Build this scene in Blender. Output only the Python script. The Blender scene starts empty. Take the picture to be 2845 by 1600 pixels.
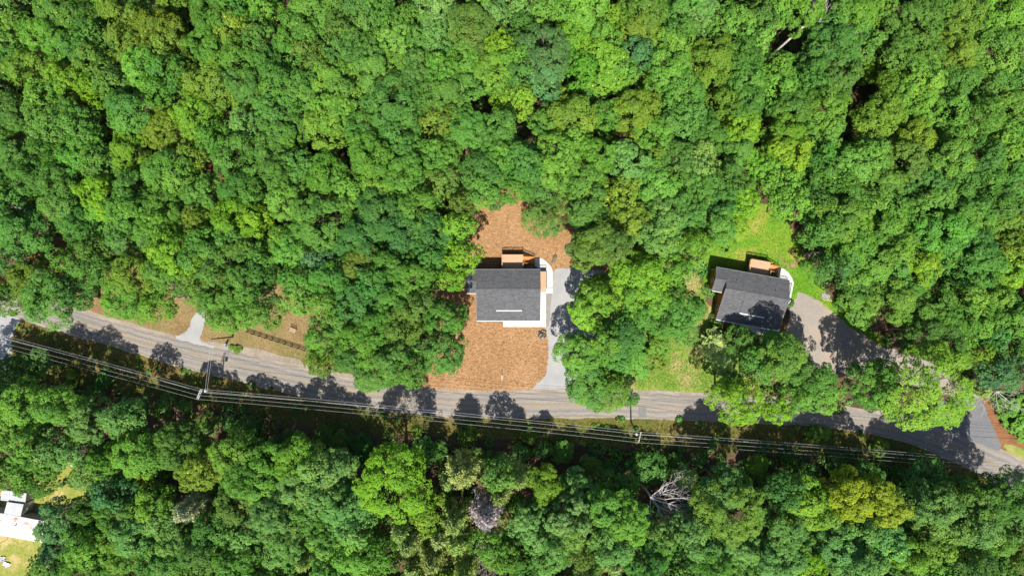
import bpy, math, random
import numpy as np
from mathutils import Vector, Matrix

random.seed(7)
RNG = np.random.default_rng(11)
C = bpy.context.scene.collection
H = 140.0                      # drone height above the ground, metres
K = 210.0 / 2845.0             # metres per photo pixel on the ground
R = math.radians


def P(px, py, z=0.0):
    """world point at height z that the drone sees at photo pixel (px, py)"""
    f = (H - z) / H
    return Vector(((px - 1422.5) * K * f, -(py - 800.0) * K * f, z))


def G(px, py):
    p = P(px, py)
    return (p.x, p.y)


# ------------------------------------------------------------------ materials
def new_mat(name):
    m = bpy.data.materials.new(name)
    m.use_nodes = True
    nt = m.node_tree
    nt.nodes.clear()
    out = nt.nodes.new('ShaderNodeOutputMaterial')
    return m, nt, out


def nd(nt, t, **kw):
    n = nt.nodes.new(t)
    for k, v in kw.items():
        if k.startswith('i_'):
            n.inputs[k[2:].replace('_', ' ')].default_value = v
        else:
            setattr(n, k, v)
    return n


def ramp(nt, fac, stops):
    r = nt.nodes.new('ShaderNodeValToRGB')
    e = r.color_ramp.elements
    while len(e) < len(stops):
        e.new(0.5)
    for el, (p, c) in zip(e, stops):
        el.position = p
        el.color = (c[0], c[1], c[2], 1)
    nt.links.new(fac, r.inputs['Fac'])
    return r.outputs['Color']


def noise(nt, vec, scale, detail=4, rough=0.6, dist=0.0):
    n = nt.nodes.new('ShaderNodeTexNoise')
    n.inputs['Scale'].default_value = scale
    n.inputs['Detail'].default_value = detail
    n.inputs['Roughness'].default_value = rough
    n.inputs['Distortion'].default_value = dist
    nt.links.new(vec, n.inputs['Vector'])
    return n.outputs['Fac']


def mapping(nt, vec, scale=(1, 1, 1), rot=(0, 0, 0)):
    m = nt.nodes.new('ShaderNodeMapping')
    m.inputs['Scale'].default_value = scale
    m.inputs['Rotation'].default_value = rot
    nt.links.new(vec, m.inputs['Vector'])
    return m.outputs['Vector']


def mixc(nt, fac, a, b, mode='MIX'):
    m = nt.nodes.new('ShaderNodeMix')
    m.data_type = 'RGBA'
    m.blend_type = mode
    for sock, v in ((m.inputs[0], fac), (m.inputs[6], a), (m.inputs[7], b)):
        if isinstance(v, (int, float)):
            sock.default_value = v
        elif isinstance(v, tuple):
            sock.default_value = (*v, 1)
        else:
            nt.links.new(v, sock)
    return m.outputs[2]


def maths(nt, op, a, b=None):
    m = nt.nodes.new('ShaderNodeMath')
    m.operation = op
    for i, v in enumerate((a, b)):
        if v is None:
            continue
        if isinstance(v, (int, float)):
            m.inputs[i].default_value = v
        else:
            nt.links.new(v, m.inputs[i])
    return m.outputs[0]


def finish(nt, out, col, rough=0.9, bump=None, bstr=0.3, bdist=0.05, spec=0.3, metal=0.0):
    b = nt.nodes.new('ShaderNodeBsdfPrincipled')
    b.inputs['Roughness'].default_value = rough
    b.inputs['Specular IOR Level'].default_value = spec
    b.inputs['Metallic'].default_value = metal
    if isinstance(col, tuple):
        b.inputs['Base Color'].default_value = (*col, 1)
    else:
        nt.links.new(col, b.inputs['Base Color'])
    if bump is not None:
        bn = nt.nodes.new('ShaderNodeBump')
        bn.inputs['Strength'].default_value = bstr
        bn.inputs['Distance'].default_value = bdist
        nt.links.new(bump, bn.inputs['Height'])
        nt.links.new(bn.outputs['Normal'], b.inputs['Normal'])
    nt.links.new(b.outputs['BSDF'], out.inputs['Surface'])
    return b


def pos(nt):
    return nt.nodes.new('ShaderNodeNewGeometry').outputs['Position']


def objc(nt):
    return nt.nodes.new('ShaderNodeTexCoord').outputs['Object']


GAIN = {'straw_yard_soil': (.53, .535, .53), 'dry_lawn': (.65, .6, .56), 'green_lawn': (.68, .66, .42), 'patchy_meadow': (.79, .68, .8), 'rough_verge': (.5, .52, .5), 'pale_gravel': (.47, .47, .47),
        'worn_gravel': (.47, .47, .47), 'road_shoulder': (.5, .47, .44), 'worn_driveway': (.54, .52, .49), 'apron_asphalt': (.39, .39, .4), 'bare_bank': (.43, .37, .32), 'fresh_concrete': (.6, .6, .6),
        'trailer_lawn': (.62, .62, .52), 'dry_track': (.42, .41, .36), 'forest_floor': (.55, .55, .55), 'black_mulch': (.75, .75, .75)}


def mat_ground(name, fine, coarse, c_fine, c_coarse, scale_f=3.0, scale_c=0.12, aniso=None, bstr=0.5, mixw=0.5, rough=0.95, k=None):
    """two-scale mottled ground: fine grain ramp mixed with broad patches"""
    m, nt, out = new_mat(name)
    k = k or GAIN.get(name, (1, 1, 1))
    c_fine = [(.5 + (q - .5) * .62, tuple(a * b for a, b in zip(c, k))) for q, c in c_fine]
    c_coarse = [(.5 + (q - .5) * .55, tuple(a * b for a, b in zip(c, k))) for q, c in c_coarse]
    p = pos(nt)
    pf = mapping(nt, p, aniso[0], aniso[1]) if aniso else p
    f = noise(nt, pf, scale_f, 6, 0.72, 0.3)
    c = noise(nt, p, scale_c, 5, 0.6, 0.4)
    a = ramp(nt, f, c_fine)
    b = ramp(nt, c, c_coarse)
    col = mixc(nt, mixw, a, b)
    finish(nt, out, col, rough, f, bstr, 0.12, 0.15)
    return m


M = {}
M['forest'] = mat_ground('forest_floor', 0, 0,
    [(0.3, (.045, .03, .018)), (0.5, (.12, .07, .042)), (0.7, (.2, .125, .075))],
    [(0.35, (.035, .05, .018)), (0.5, (.11, .07, .04)), (0.68, (.2, .12, .07))], 2.2, 0.09)
M['straw'] = mat_ground('straw_yard_soil', 0, 0,
    [(0.28, (.2, .095, .038)), (0.45, (.36, .19, .082)), (0.56, (.45, .26, .125)), (0.74, (.62, .40, .22))],
    [(0.32, (.33, .165, .07)), (0.5, (.41, .225, .105)), (0.7, (.5, .3, .16))], 2.2, 0.11,
    ((0.55, 1.6, 1), (0, 0, 0.15)), 0.6, 0.42)
M['dry_lawn'] = mat_ground('dry_lawn', 0, 0,
    [(0.3, (.15, .12, .05)), (0.5, (.22, .175, .08)), (0.7, (.3, .24, .12))],
    [(0.3, (.13, .145, .04)), (0.47, (.21, .175, .08)), (0.62, (.27, .19, .1)), (0.75, (.18, .11, .06))], 2.6, 0.13, None, .2)
M['lawn'] = mat_ground('green_lawn', 0, 0,
    [(0.3, (.06, .15, .015)), (0.5, (.105, .235, .022)), (0.7, (.17, .31, .04))],
    [(0.3, (.07, .22, .015)), (0.48, (.105, .26, .022)), (0.6, (.2, .27, .045)), (0.74, (.42, .31, .13))], 2.4, 0.11)
M['meadow'] = mat_ground('patchy_meadow', 0, 0,
    [(0.3, (.07, .14, .018)), (0.5, (.14, .22, .03)), (0.7, (.24, .27, .06))],
    [(0.3, (.07, .2, .015)), (0.5, (.125, .24, .03)), (0.62, (.26, .27, .08)), (0.74, (.4, .3, .15))], 2.4, 0.15)
M['verge'] = mat_ground('rough_verge', 0, 0,
    [(0.3, (.07, .075, .014)), (0.5, (.15, .13, .03)), (0.7, (.25, .19, .06))],
    [(0.3, (.06, .095, .014)), (0.5, (.145, .135, .03)), (0.66, (.22, .14, .05)), (0.8, (.12, .06, .03))], 2.2, 0.16)
M['trailer_lawn'] = mat_ground('trailer_lawn', 0, 0,
    [(0.3, (.13, .16, .03)), (0.5, (.24, .25, .06)), (0.7, (.4, .34, .13))],
    [(0.3, (.15, .21, .03)), (0.5, (.26, .25, .07)), (0.58, (.5, .36, .22)), (0.75, (.55, .4, .26))], 2.0, 0.14)
M['gravel'] = mat_ground('pale_gravel', 0, 0,
    [(0.3, (.35, .35, .35)), (0.5, (.42, .42, .415)), (0.7, (.5, .495, .485))],
    [(0.3, (.36, .36, .36)), (0.5, (.43, .425, .42)), (0.7, (.48, .465, .44))], 8.0, 0.25, None, .15)
M['gravel_dark'] = mat_ground('worn_gravel', 0, 0,
    [(0.3, (.24, .225, .21)), (0.5, (.33, .31, .29)), (0.7, (.42, .39, .36))],
    [(0.3, (.28, .26, .24)), (0.7, (.36, .34, .31))], 5.0, 0.3)
M['shoulder'] = mat_ground('road_shoulder', 0, 0,
    [(0.3, (.29, .26, .22)), (0.5, (.36, .325, .28)), (0.7, (.43, .395, .345))],
    [(0.3, (.27, .225, .17)), (0.5, (.36, .32, .28)), (0.7, (.42, .38, .33))], 8.0, 0.35, None, 0.15)
M['drive2'] = mat_ground('worn_driveway', 0, 0,
    [(0.3, (.24, .215, .2)), (0.5, (.34, .305, .275)), (0.7, (.43, .37, .32))],
    [(0.3, (.26, .26, .26)), (0.5, (.34, .31, .28)), (0.7, (.42, .34, .26))], 4.0, 0.16)
M['apron'] = mat_ground('apron_asphalt', 0, 0,
    [(0.3, (.19, .19, .2)), (0.5, (.25, .25, .26)), (0.7, (.32, .32, .33))],
    [(0.3, (.22, .22, .23)), (0.68, (.27, .27, .275)), (0.8, (.36, .25, .14))], 4.0, 0.3)
M['dirt'] = mat_ground('bare_bank', 0, 0,
    [(0.3, (.2, .09, .045)), (0.5, (.33, .17, .09)), (0.7, (.45, .27, .16))],
    [(0.3, (.24, .12, .06)), (0.5, (.33, .18, .1)), (0.7, (.3, .22, .09))], 3.0, 0.3)
M['mulch'] = mat_ground('black_mulch', 0, 0,
    [(0.3, (.014, .013, .016)), (0.5, (.035, .03, .036)), (0.7, (.07, .06, .068))],
    [(0.3, (.02, .018, .022)), (0.7, (.05, .042, .05))], 3.5, 0.3)
M['concrete'] = mat_ground('fresh_concrete', 0, 0,
    [(0.3, (.58, .575, .55)), (0.6, (.66, .655, .63))],
    [(0.3, (.58, .575, .55)), (0.7, (.66, .65, .625))], 3.0, 0.3, None, 0.05)


def mat_road():
    m, nt, out = new_mat('worn_asphalt')
    p = pos(nt)
    uv = nt.nodes.new('ShaderNodeTexCoord').outputs['UV']
    sep = nt.nodes.new('ShaderNodeSeparateXYZ')
    nt.links.new(uv, sep.inputs[0])
    # wheel tracks: brighter polished bands across the lane width
    w = maths(nt, 'SINE', maths(nt, 'ADD', maths(nt, 'MULTIPLY', sep.outputs['Y'], 25.13), -1.57))
    streak = noise(nt, mapping(nt, uv, (0.05, 26, 1)), 1.0, 5, 0.6)
    fine = noise(nt, p, 5.0, 6, 0.75)
    broad = noise(nt, p, 0.11, 4, 0.6, 0.5)
    base = ramp(nt, fine, [(0.36, (.112, .101, .09)), (0.5, (.14, .127, .113)), (0.64, (.172, .156, .138))])
    t = ramp(nt, maths(nt, 'ADD', maths(nt, 'MULTIPLY', w, 0.16), streak), [(0.3, (.8, .8, .81)), (0.5, (1, .99, .975)), (0.72, (1.16, 1.14, 1.1))])
    c = mixc(nt, 1.0, base, t, 'MULTIPLY')
    b2 = ramp(nt, broad, [(0.3, (.86, .87, .9)), (0.5, (1, 1, 1)), (0.7, (1.12, 1.08, 1.02))])
    c = mixc(nt, 1.0, c, b2, 'MULTIPLY')
    # thin dark sealed seams running along the road
    seam = noise(nt, mapping(nt, uv, (0.03, 60, 1)), 1.0, 2, 0.5)
    gate = noise(nt, mapping(nt, uv, (0.05, 2.0, 1)), 1.0, 2, 0.5)
    sm = maths(nt, 'MULTIPLY', maths(nt, 'GREATER_THAN', seam, 0.64), maths(nt, 'GREATER_THAN', gate, 0.5))
    c = mixc(nt, maths(nt, 'MULTIPLY', sm, 0.45), c, (.07, .066, .064))
    finish(nt, out, c, 0.85, fine, 0.2, 0.02, 0.25)
    return m


M['road'] = mat_road()


def mat_paint():
    m, nt, out = new_mat('faded_yellow_paint')
    p = pos(nt)
    f = noise(nt, p, 3.5, 5, 0.75)
    g = noise(nt, p, 0.14, 3, 0.6)
    fac = maths(nt, 'ADD', f, maths(nt, 'MULTIPLY', g, 0.7))
    c = ramp(nt, fac, [(0.62, (.235, .15, .05)), (0.82, (.19, .14, .075)), (0.98, (.145, .13, .112))])
    finish(nt, out, c, 0.8)
    return m


M['paint'] = mat_paint()


def mat_patch():
    m, nt, out = new_mat('asphalt_repair')
    f = noise(nt, pos(nt), 4, 5, 0.7)
    finish(nt, out, ramp(nt, f, [(0.3, (.085, .084, .084)), (0.7, (.125, .12, .114))]), 0.9, f, 0.2, 0.02)
    return m


M['patch'] = mat_patch()


def mat_leaf(name, from_object=True):
    m, nt, out = new_mat(name)
    if from_object:
        base = nt.nodes.new('ShaderNodeObjectInfo').outputs['Color']
    else:
        a = nt.nodes.new('ShaderNodeAttribute')
        a.attribute_name = 'leaf_colour'
        base = a.outputs['Color']
    t = nt.nodes.new('ShaderNodeAttribute')
    t.attribute_name = 'tint'
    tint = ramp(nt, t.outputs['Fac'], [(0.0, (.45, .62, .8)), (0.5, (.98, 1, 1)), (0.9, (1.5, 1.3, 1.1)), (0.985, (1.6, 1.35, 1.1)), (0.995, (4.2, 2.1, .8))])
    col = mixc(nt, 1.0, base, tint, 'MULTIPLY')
    b = nt.nodes.new('ShaderNodeBsdfPrincipled')
    b.inputs['Roughness'].default_value = 0.55
    b.inputs['Specular IOR Level'].default_value = 0.12
    nt.links.new(col, b.inputs['Base Color'])
    tr = nt.nodes.new('ShaderNodeBsdfTranslucent')
    nt.links.new(mixc(nt, 1.0, col, (1.25, 1.3, .55), 'MULTIPLY'), tr.inputs['Color'])
    mx = nt.nodes.new('ShaderNodeMixShader')
    mx.inputs[0].default_value = 0.26
    nt.links.new(b.outputs[0], mx.inputs[1])
    nt.links.new(tr.outputs[0], mx.inputs[2])
    nt.links.new(mx.outputs[0], out.inputs['Surface'])
    return m


M['leaf'] = mat_leaf('leaf')
M['leaf_mass'] = mat_leaf('leaf_mass', False)


def mat_simple(name, stops, scale=3.0, rough=0.7, aniso=None, bstr=0.2, spec=0.3, metal=0.0, local=True):
    m, nt, out = new_mat(name)
    v = objc(nt) if local else pos(nt)
    if aniso:
        v = mapping(nt, v, aniso)
    f = noise(nt, v, scale, 5, 0.65)
    finish(nt, out, ramp(nt, f, stops), rough, f, bstr, 0.03, spec, metal)
    return m


M['bark'] = mat_simple('bark', [(0.3, (.05, .04, .03)), (0.7, (.16, .13, .1))], 2.0, 0.9, (6, 6, 1), 0.6)
M['dead'] = mat_simple('bleached_wood', [(0.3, (.24, .215, .205)), (0.7, (.42, .39, .37))], 2.0, 0.9, None, 0.3)
M['wood'] = mat_simple('new_deck_timber', [(0.3, (0.268, 0.157, 0.087)), (0.5, (0.314, 0.194, 0.115)), (0.7, (0.353, 0.232, 0.146))], 1.3, 0.75, (0.5, 6, 1), 0.1)
M['cedar'] = mat_simple('orange_timber', [(0.3, (0.270, 0.112, 0.030)), (0.7, (0.336, 0.157, 0.050))], 1.3, 0.75, (0.5, 6, 1), 0.1)
M['siding'] = mat_simple('orange_siding', [(0.3, (.28, .105, .014)), (0.7, (.37, .145, .022))], 1.2, 0.75, (1, 1, 8), 0.3)
M['white'] = mat_simple('white_trim', [(0.3, (0.396, 0.396, 0.396)), (0.7, (0.456, 0.456, 0.450))], 2.0, 0.5, None, 0.02)
M['black'] = mat_simple('black_metal', [(0.3, (.012, .012, .014)), (0.7, (.025, .025, .028))], 4.0, 0.5, None, 0.02)
M['glass'] = mat_simple('window_glass', [(0.3, (.02, .024, .03)), (0.7, (.04, .046, .055))], 1.0, 0.08, None, 0.0, 0.6)
M['foundation'] = mat_simple('foundation_block', [(0.3, (0.100, 0.095, 0.090)), (0.7, (0.150, 0.145, 0.135))], 2.0, 0.9)
M['acbox'] = mat_simple('grey_enamel', [(0.3, (0.100, 0.105, 0.110)), (0.7, (0.140, 0.145, 0.150))], 2.0, 0.5)
M['pole'] = mat_simple('weathered_pole', [(0.3, (0.049, 0.042, 0.035)), (0.7, (0.119, 0.105, 0.091))], 2.0, 0.9, (5, 5, 0.5), 0.3)
M['arm'] = mat_simple('bleached_crossarm', [(0.3, (0.298, 0.291, 0.285)), (0.7, (0.409, 0.403, 0.391))], 2.0, 0.8)
M['wire'] = mat_simple('aluminium_wire', [(0.3, (.22, .22, .22)), (0.7, (.29, .29, .285))], 2.0, 0.45, None, 0.0, 0.5, 0.0)
M['fence'] = mat_simple('brown_fence_timber', [(0.3, (0.026, 0.013, 0.010)), (0.7, (0.064, 0.032, 0.022))], 2.0, 0.85)
M['rock'] = mat_simple('mossy_rock', [(0.25, (0.030, 0.027, 0.018)), (0.45, (0.120, 0.108, 0.072)), (0.6, (0.078, 0.078, 0.036)), (0.75, (0.252, 0.228, 0.186))], 2.2, 0.9, None, 0.6)
M['stump'] = mat_simple('charred_stump', [(0.32, (0.012, 0.009, 0.007)), (0.5, (0.060, 0.045, 0.033)), (0.58, (0.252, 0.228, 0.198)), (0.72, (0.030, 0.023, 0.018))], 1.9, 0.9, None, 0.6)
M['blue'] = mat_simple('blue_plastic', [(0.3, (0.018, 0.120, 0.252)), (0.7, (0.030, 0.180, 0.330))], 2.0, 0.5)
M['bluegrey'] = mat_simple('blue_grey_metal', [(0.3, (0.132, 0.156, 0.204)), (0.7, (0.192, 0.216, 0.270))], 2.0, 0.45)
M['green'] = mat_simple('dark_green_plastic', [(0.3, (.012, .045, .03)), (0.7, (.02, .07, .045))], 2.0, 0.5)
M['greymetal'] = mat_simple('dull_metal_roof', [(0.3, (0.223, 0.229, 0.242)), (0.5, (0.279, 0.285, 0.294)), (0.7, (0.310, 0.310, 0.316))], 0.8, 0.55, (1, 6, 1), 0.1)
M['trailerwall'] = mat_simple('cream_siding', [(0.3, (0.248, 0.242, 0.220)), (0.7, (0.303, 0.297, 0.275))], 1.0, 0.7)
M['pallet'] = mat_simple('weathered_slats', [(0.3, (0.231, 0.149, 0.094)), (0.7, (0.319, 0.231, 0.165))], 2.0, 0.85)


def mat_shingle():
    m, nt, out = new_mat('charcoal_shingles')
    v = objc(nt)
    rows = noise(nt, mapping(nt, v, (2.4, 7.0, 1)), 1.0, 3, 0.7)
    tabs = noise(nt, mapping(nt, v, (1.0, 3.2, 1)), 1.6, 6, 0.8)
    br = nt.nodes.new('ShaderNodeTexBrick')
    br.inputs['Scale'].default_value = 1.0
    br.inputs['Brick Width'].default_value = 0.7
    br.inputs['Row Height'].default_value = 0.22
    br.inputs['Mortar Size'].default_value = 0.012
    br.inputs['Color1'].default_value = (.85, .85, .85, 1)
    br.inputs['Color2'].default_value = (1.15, 1.15, 1.15, 1)
    br.inputs['Mortar'].default_value = (.5, .5, .5, 1)
    nt.links.new(v, br.inputs['Vector'])
    f = maths(nt, 'ADD', maths(nt, 'MULTIPLY', rows, 0.5), maths(nt, 'MULTIPLY', tabs, 0.5))
    c = ramp(nt, f, [(0.3, (.03, .031, .034)), (0.5, (.058, .059, .063)), (0.68, (.1, .101, .104))])
    c = mixc(nt, 1.0, c, br.outputs['Color'], 'MULTIPLY')
    finish(nt, out, c, 0.9, f, 0.35, 0.03, 0.25)
    return m


M['shingle'] = mat_shingle()


def mat_rusty():
    m, nt, out = new_mat('rust_spotted_white_roof')
    v = objc(nt)
    f = noise(nt, v, 0.9, 5, 0.65, 0.2)
    g = noise(nt, mapping(nt, v, (0.4, 1.6, 1)), 1.5, 4, 0.6)
    c = ramp(nt, f, [(0.5, (.37, .37, .368)), (0.57, (.37, .285, .245)), (0.66, (.3, .125, .075))])
    c = mixc(nt, 1.0, c, ramp(nt, g, [(0.3, (.86, .87, .88)), (0.6, (1, 1, 1))]), 'MULTIPLY')
    wv = nt.nodes.new('ShaderNodeTexWave')
    wv.inputs['Scale'].default_value = 1.2
    nt.links.new(v, wv.inputs['Vector'])
    finish(nt, out, c, 0.5, wv.outputs['Fac'], 0.15, 0.03, 0.4)
    return m


M['rusty'] = mat_rusty()


# ------------------------------------------------------------------ mesh builder
class MB:
    def __init__(s):
        s.v, s.f = [], []

    def add(s, vs, fs):
        o = len(s.v)
        s.v += [tuple(v) for v in vs]
        s.f += [tuple(i + o for i in f) for f in fs]
        return s

    def box(s, c, d, rz=0.0, mat=None):
        x, y, z = d[0] / 2, d[1] / 2, d[2] / 2
        vs = [Vector((sx * x, sy * y, sz * z)) for sz in (-1, 1) for sy in (-1, 1) for sx in (-1, 1)]
        m = mat or Matrix.Rotation(rz, 3, 'Z')
        vs = [m @ v + Vector(c) for v in vs]
        return s.add(vs, [(0, 2, 3, 1), (4, 5, 7, 6), (0, 1, 5, 4), (2, 6, 7, 3), (0, 4, 6, 2), (1, 3, 7, 5)])

    def span(s, x0, x1, y0, y1, z0, z1):
        return s.box(((x0 + x1) / 2, (y0 + y1) / 2, (z0 + z1) / 2), (abs(x1 - x0), abs(y1 - y0), abs(z1 - z0)))

    def bar(s, a, b, w, h):
        a, b = Vector(a), Vector(b)
        d = b - a
        q = d.to_track_quat('X', 'Z').to_matrix()
        return s.box((a + b) / 2, (d.length, w, h), mat=q)

    def tube(s, pts, rad, n=8, cap=True):
        pts = [Vector(p) for p in pts]
        if isinstance(rad, (int, float)):
            rad = [rad] * len(pts)
        vs, fs = [], []
        for i, p in enumerate(pts):
            d = (pts[min(i + 1, len(pts) - 1)] - pts[max(i - 1, 0)]).normalized()
            u = d.orthogonal().normalized() if i == 0 else (u - d * u.dot(d)).normalized()
            w = d.cross(u)
            for k in range(n):
                a = 2 * math.pi * k / n
                vs.append(p + (u * math.cos(a) + w * math.sin(a)) * rad[i])
        for i in range(len(pts) - 1):
            for k in range(n):
                a, b = i * n + k, i * n + (k + 1) % n
                fs.append((a, b, b + n, a + n))
        if cap:
            fs.append(tuple(range(n))[::-1])
            fs.append(tuple((len(pts) - 1) * n + k for k in range(n)))
        return s.add(vs, fs)

    def prism(s, poly, z0, z1):
        n = len(poly)
        vs = [(x, y, z0) for x, y in poly] + [(x, y, z1) for x, y in poly]
        fs = [tuple(range(n))[::-1], tuple(range(n, 2 * n))]
        fs += [(i, (i + 1) % n, n + (i + 1) % n, n + i) for i in range(n)]
        return s.add(vs, fs)

    def slab(s, q, t):
        """four top corners, thickness t straight down"""
        vs = [Vector(p) for p in q]
        vs += [v - Vector((0, 0, t)) for v in vs]
        return s.add(vs, [(0, 1, 2, 3), (7, 6, 5, 4), (0, 4, 5, 1), (1, 5, 6, 2), (2, 6, 7, 3), (3, 7, 4, 0)])

    def xprofile(s, prof, x0, x1):
        """(y, z) outline extruded along x"""
        n = len(prof)
        vs = [(x0, y, z) for y, z in prof] + [(x1, y, z) for y, z in prof]
        fs = [tuple(range(n)), tuple(range(n, 2 * n))[::-1]]
        fs += [(i, n + i, n + (i + 1) % n, (i + 1) % n) for i in range(n)]
        return s.add(vs, fs)

    def build(s, name, mat, parent=None, smooth=False):
        me = bpy.data.meshes.new(name)
        me.from_pydata(s.v, [], s.f)
        me.materials.append(mat)
        import bmesh
        bm = bmesh.new()
        bm.from_mesh(me)
        bmesh.ops.recalc_face_normals(bm, faces=bm.faces)
        bm.to_mesh(me)
        bm.free()
        if smooth:
            me.polygons.foreach_set('use_smooth', [True] * len(me.polygons))
        o = bpy.data.objects.new(name, me)
        C.objects.link(o)
        if parent:
            o.parent = parent
        return o


def tag(o, label, cat, group=None):
    o['label'] = label
    o['category'] = cat
    if group:
        o['group'] = group
    return o


def thing(name, label, cat, loc=(0, 0, 0), rz=0.0, group=None):
    o = bpy.data.objects.new(name, None)
    C.objects.link(o)
    o.location = loc
    o.rotation_euler = (0, 0, rz)
    o.empty_display_size = 0.5
    return tag(o, label, cat, group)


def structure(o, label=None):
    o['kind'] = 'structure'
    if label:
        o['label'] = label
    return o


def stuff(o, label, cat):
    o['kind'] = 'stuff'
    return tag(o, label, cat)


# ------------------------------------------------------------------ ground sheets
def fray(poly, step=0.45, amp=0.22, closed=True, seed=1):
    """subdivide an outline and roughen it"""
    rng = random.Random(seed)
    out = []
    n = len(poly)
    for i in range(n if closed else n - 1):
        a, b = Vector(poly[i]), Vector(poly[(i + 1) % n])
        d = b - a
        L = d.length
        if L < 1e-6:
            continue
        nrm = Vector((-d.y, d.x)) / L
        m = max(1, int(L / step))
        for j in range(m):
            t = j / m
            w = amp * rng.gauss(0, 0.55) + amp * 1.3 * math.sin(7.1 * seed + (i * 31 + j) * 0.55) * math.sin((i * 17 + j) * 0.21 + seed)
            q = a + d * t + nrm * w
            out.append((q.x, q.y))
    if not closed:
        out.append(tuple(poly[-1]))
    return out


def smooth_poly(poly, it=2):
    for _ in range(it):
        q = []
        n = len(poly)
        for i in range(n):
            a, b = poly[i], poly[(i + 1) % n]
            q.append((a[0] * .75 + b[0] * .25, a[1] * .75 + b[1] * .25))
            q.append((a[0] * .25 + b[0] * .75, a[1] * .25 + b[1] * .75))
        poly = q
    return poly


CLEAR_ID = {}
CLEAR = []        # ground outlines where no woodland undergrowth stands


def sheet(name, pix, z, mat, amp=0.25, seed=1, rounds=1, clear=True):
    poly = [G(*p) for p in pix]
    if clear:
        CLEAR.append(poly)
        CLEAR_ID.setdefault(name, []).append(len(CLEAR) - 1)
    poly = fray(smooth_poly(poly, rounds), 0.4, amp, True, seed)
    me = bpy.data.meshes.new(name)
    me.from_pydata([(x, y, z) for x, y in poly], [], [tuple(range(len(poly)))])
    me.materials.append(mat)
    if me.polygons[0].normal.z < 0:
        me.flip_normals()
    o = bpy.data.objects.new(name, me)
    C.objects.link(o)
    return structure(o)


def inside(poly, x, y):
    c = False
    n = len(poly)
    j = n - 1
    for i in range(n):
        xi, yi = poly[i]
        xj, yj = poly[j]
        if (yi > y) != (yj > y) and x < (xj - xi) * (y - yi) / (yj - yi) + xi:
            c = not c
        j = i
    return c


def inside_np(poly, xs, ys):
    c = np.zeros(len(xs), bool)
    n = len(poly)
    j = n - 1
    for i in range(n):
        xi, yi = poly[i]
        xj, yj = poly[j]
        if yi != yj:
            t = ((yi > ys) != (yj > ys)) & (xs < (xj - xi) * (ys - yi) / (yj - yi) + xi)
            c ^= t
        j = i
    return c


gm = MB()
gm.add([(-1500, -1500, 0), (1500, -1500, 0), (1500, 1500, 0), (-1500, 1500, 0)], [(0, 1, 2, 3)])
structure(gm.build('ground', M['forest']))

UP = [(-90, 772), (58, 829), (195, 858), (292, 890), (405, 923), (487, 945), (616, 971), (697, 988), (827, 1026), (973, 1059), (1087, 1075), (1216, 1091), (1297, 1095), (1473, 1092), (1620, 1090), (1766, 1092), (1931, 1099), (2014, 1103), (2200, 1116), (2335, 1135), (2500, 1160), (2610, 1187), (2705, 1222), (2790, 1259), (2845, 1286), (2960, 1350)]
LO = [(-90, 832), (0, 866), (130, 906), (227, 936), (285, 949), (422, 993), (487, 1013), (577, 1036), (697, 1062), (743, 1075), (840, 1099), (1012, 1130), (1041, 1135), (1210, 1153), (1297, 1158), (1450, 1158), (1600, 1157), (1793, 1160), (1931, 1165), (2069, 1171), (2290, 1181), (2352, 1190), (2466, 1210), (2541, 1231), (2680, 1293), (2731, 1320), (2800, 1355), (2845, 1383), (2960, 1455)]
CEN = [(-90, 800), (148, 874), (276, 913), (422, 955), (551, 988), (697, 1023), (827, 1056), (924, 1075), (1054, 1096), (1151, 1111), (1297, 1123), (1450, 1127), (1766, 1127), (1926, 1131), (2120, 1140), (2300, 1155), (2430, 1175), (2560, 1206), (2690, 1255), (2845, 1334), (2960, 1402)]


def resample(pix, n):
    p = np.array([G(*q) for q in pix])
    for _ in range(2):                                   # round the corners
        q = np.empty((2 * len(p) - 2, 2))
        q[0::2] = p[:-1] * .75 + p[1:] * .25
        q[1::2] = p[:-1] * .25 + p[1:] * .75
        p = np.vstack([p[:1], q, p[-1:]])
    d = np.r_[0, np.cumsum(np.hypot(*np.diff(p, axis=0).T))]
    t = np.linspace(0, d[-1], n)
    return np.c_[np.interp(t, d, p[:, 0]), np.interp(t, d, p[:, 1])], t


def strip(name, A, B, z, mat, nv=8):
    n = len(A)
    vs, uv, fs = [], [], []
    L = np.r_[0, np.cumsum(np.hypot(*np.diff((A + B) / 2, axis=0).T))]
    for i in range(n):
        for j in range(nv + 1):
            t = j / nv
            q = A[i] * (1 - t) + B[i] * t
            vs.append((q[0], q[1], z))
            uv.append((L[i], t))
    for i in range(n - 1):
        for j in range(nv):
            a = i * (nv + 1) + j
            fs.append((a, a + 1, a + nv + 2, a + nv + 1))
    me = bpy.data.meshes.new(name)
    me.from_pydata(vs, [], fs)
    me.materials.append(mat)
    l = me.uv_layers.new(name='UVMap')
    idx = np.empty(len(me.loops), int)
    me.loops.foreach_get('vertex_index', idx)
    l.data.foreach_set('uv', np.array(uv)[idx].ravel())
    if me.polygons[0].normal.z < 0:
        me.flip_normals()
    o = bpy.data.objects.new(name, me)
    C.objects.link(o)
    return structure(o)


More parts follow.
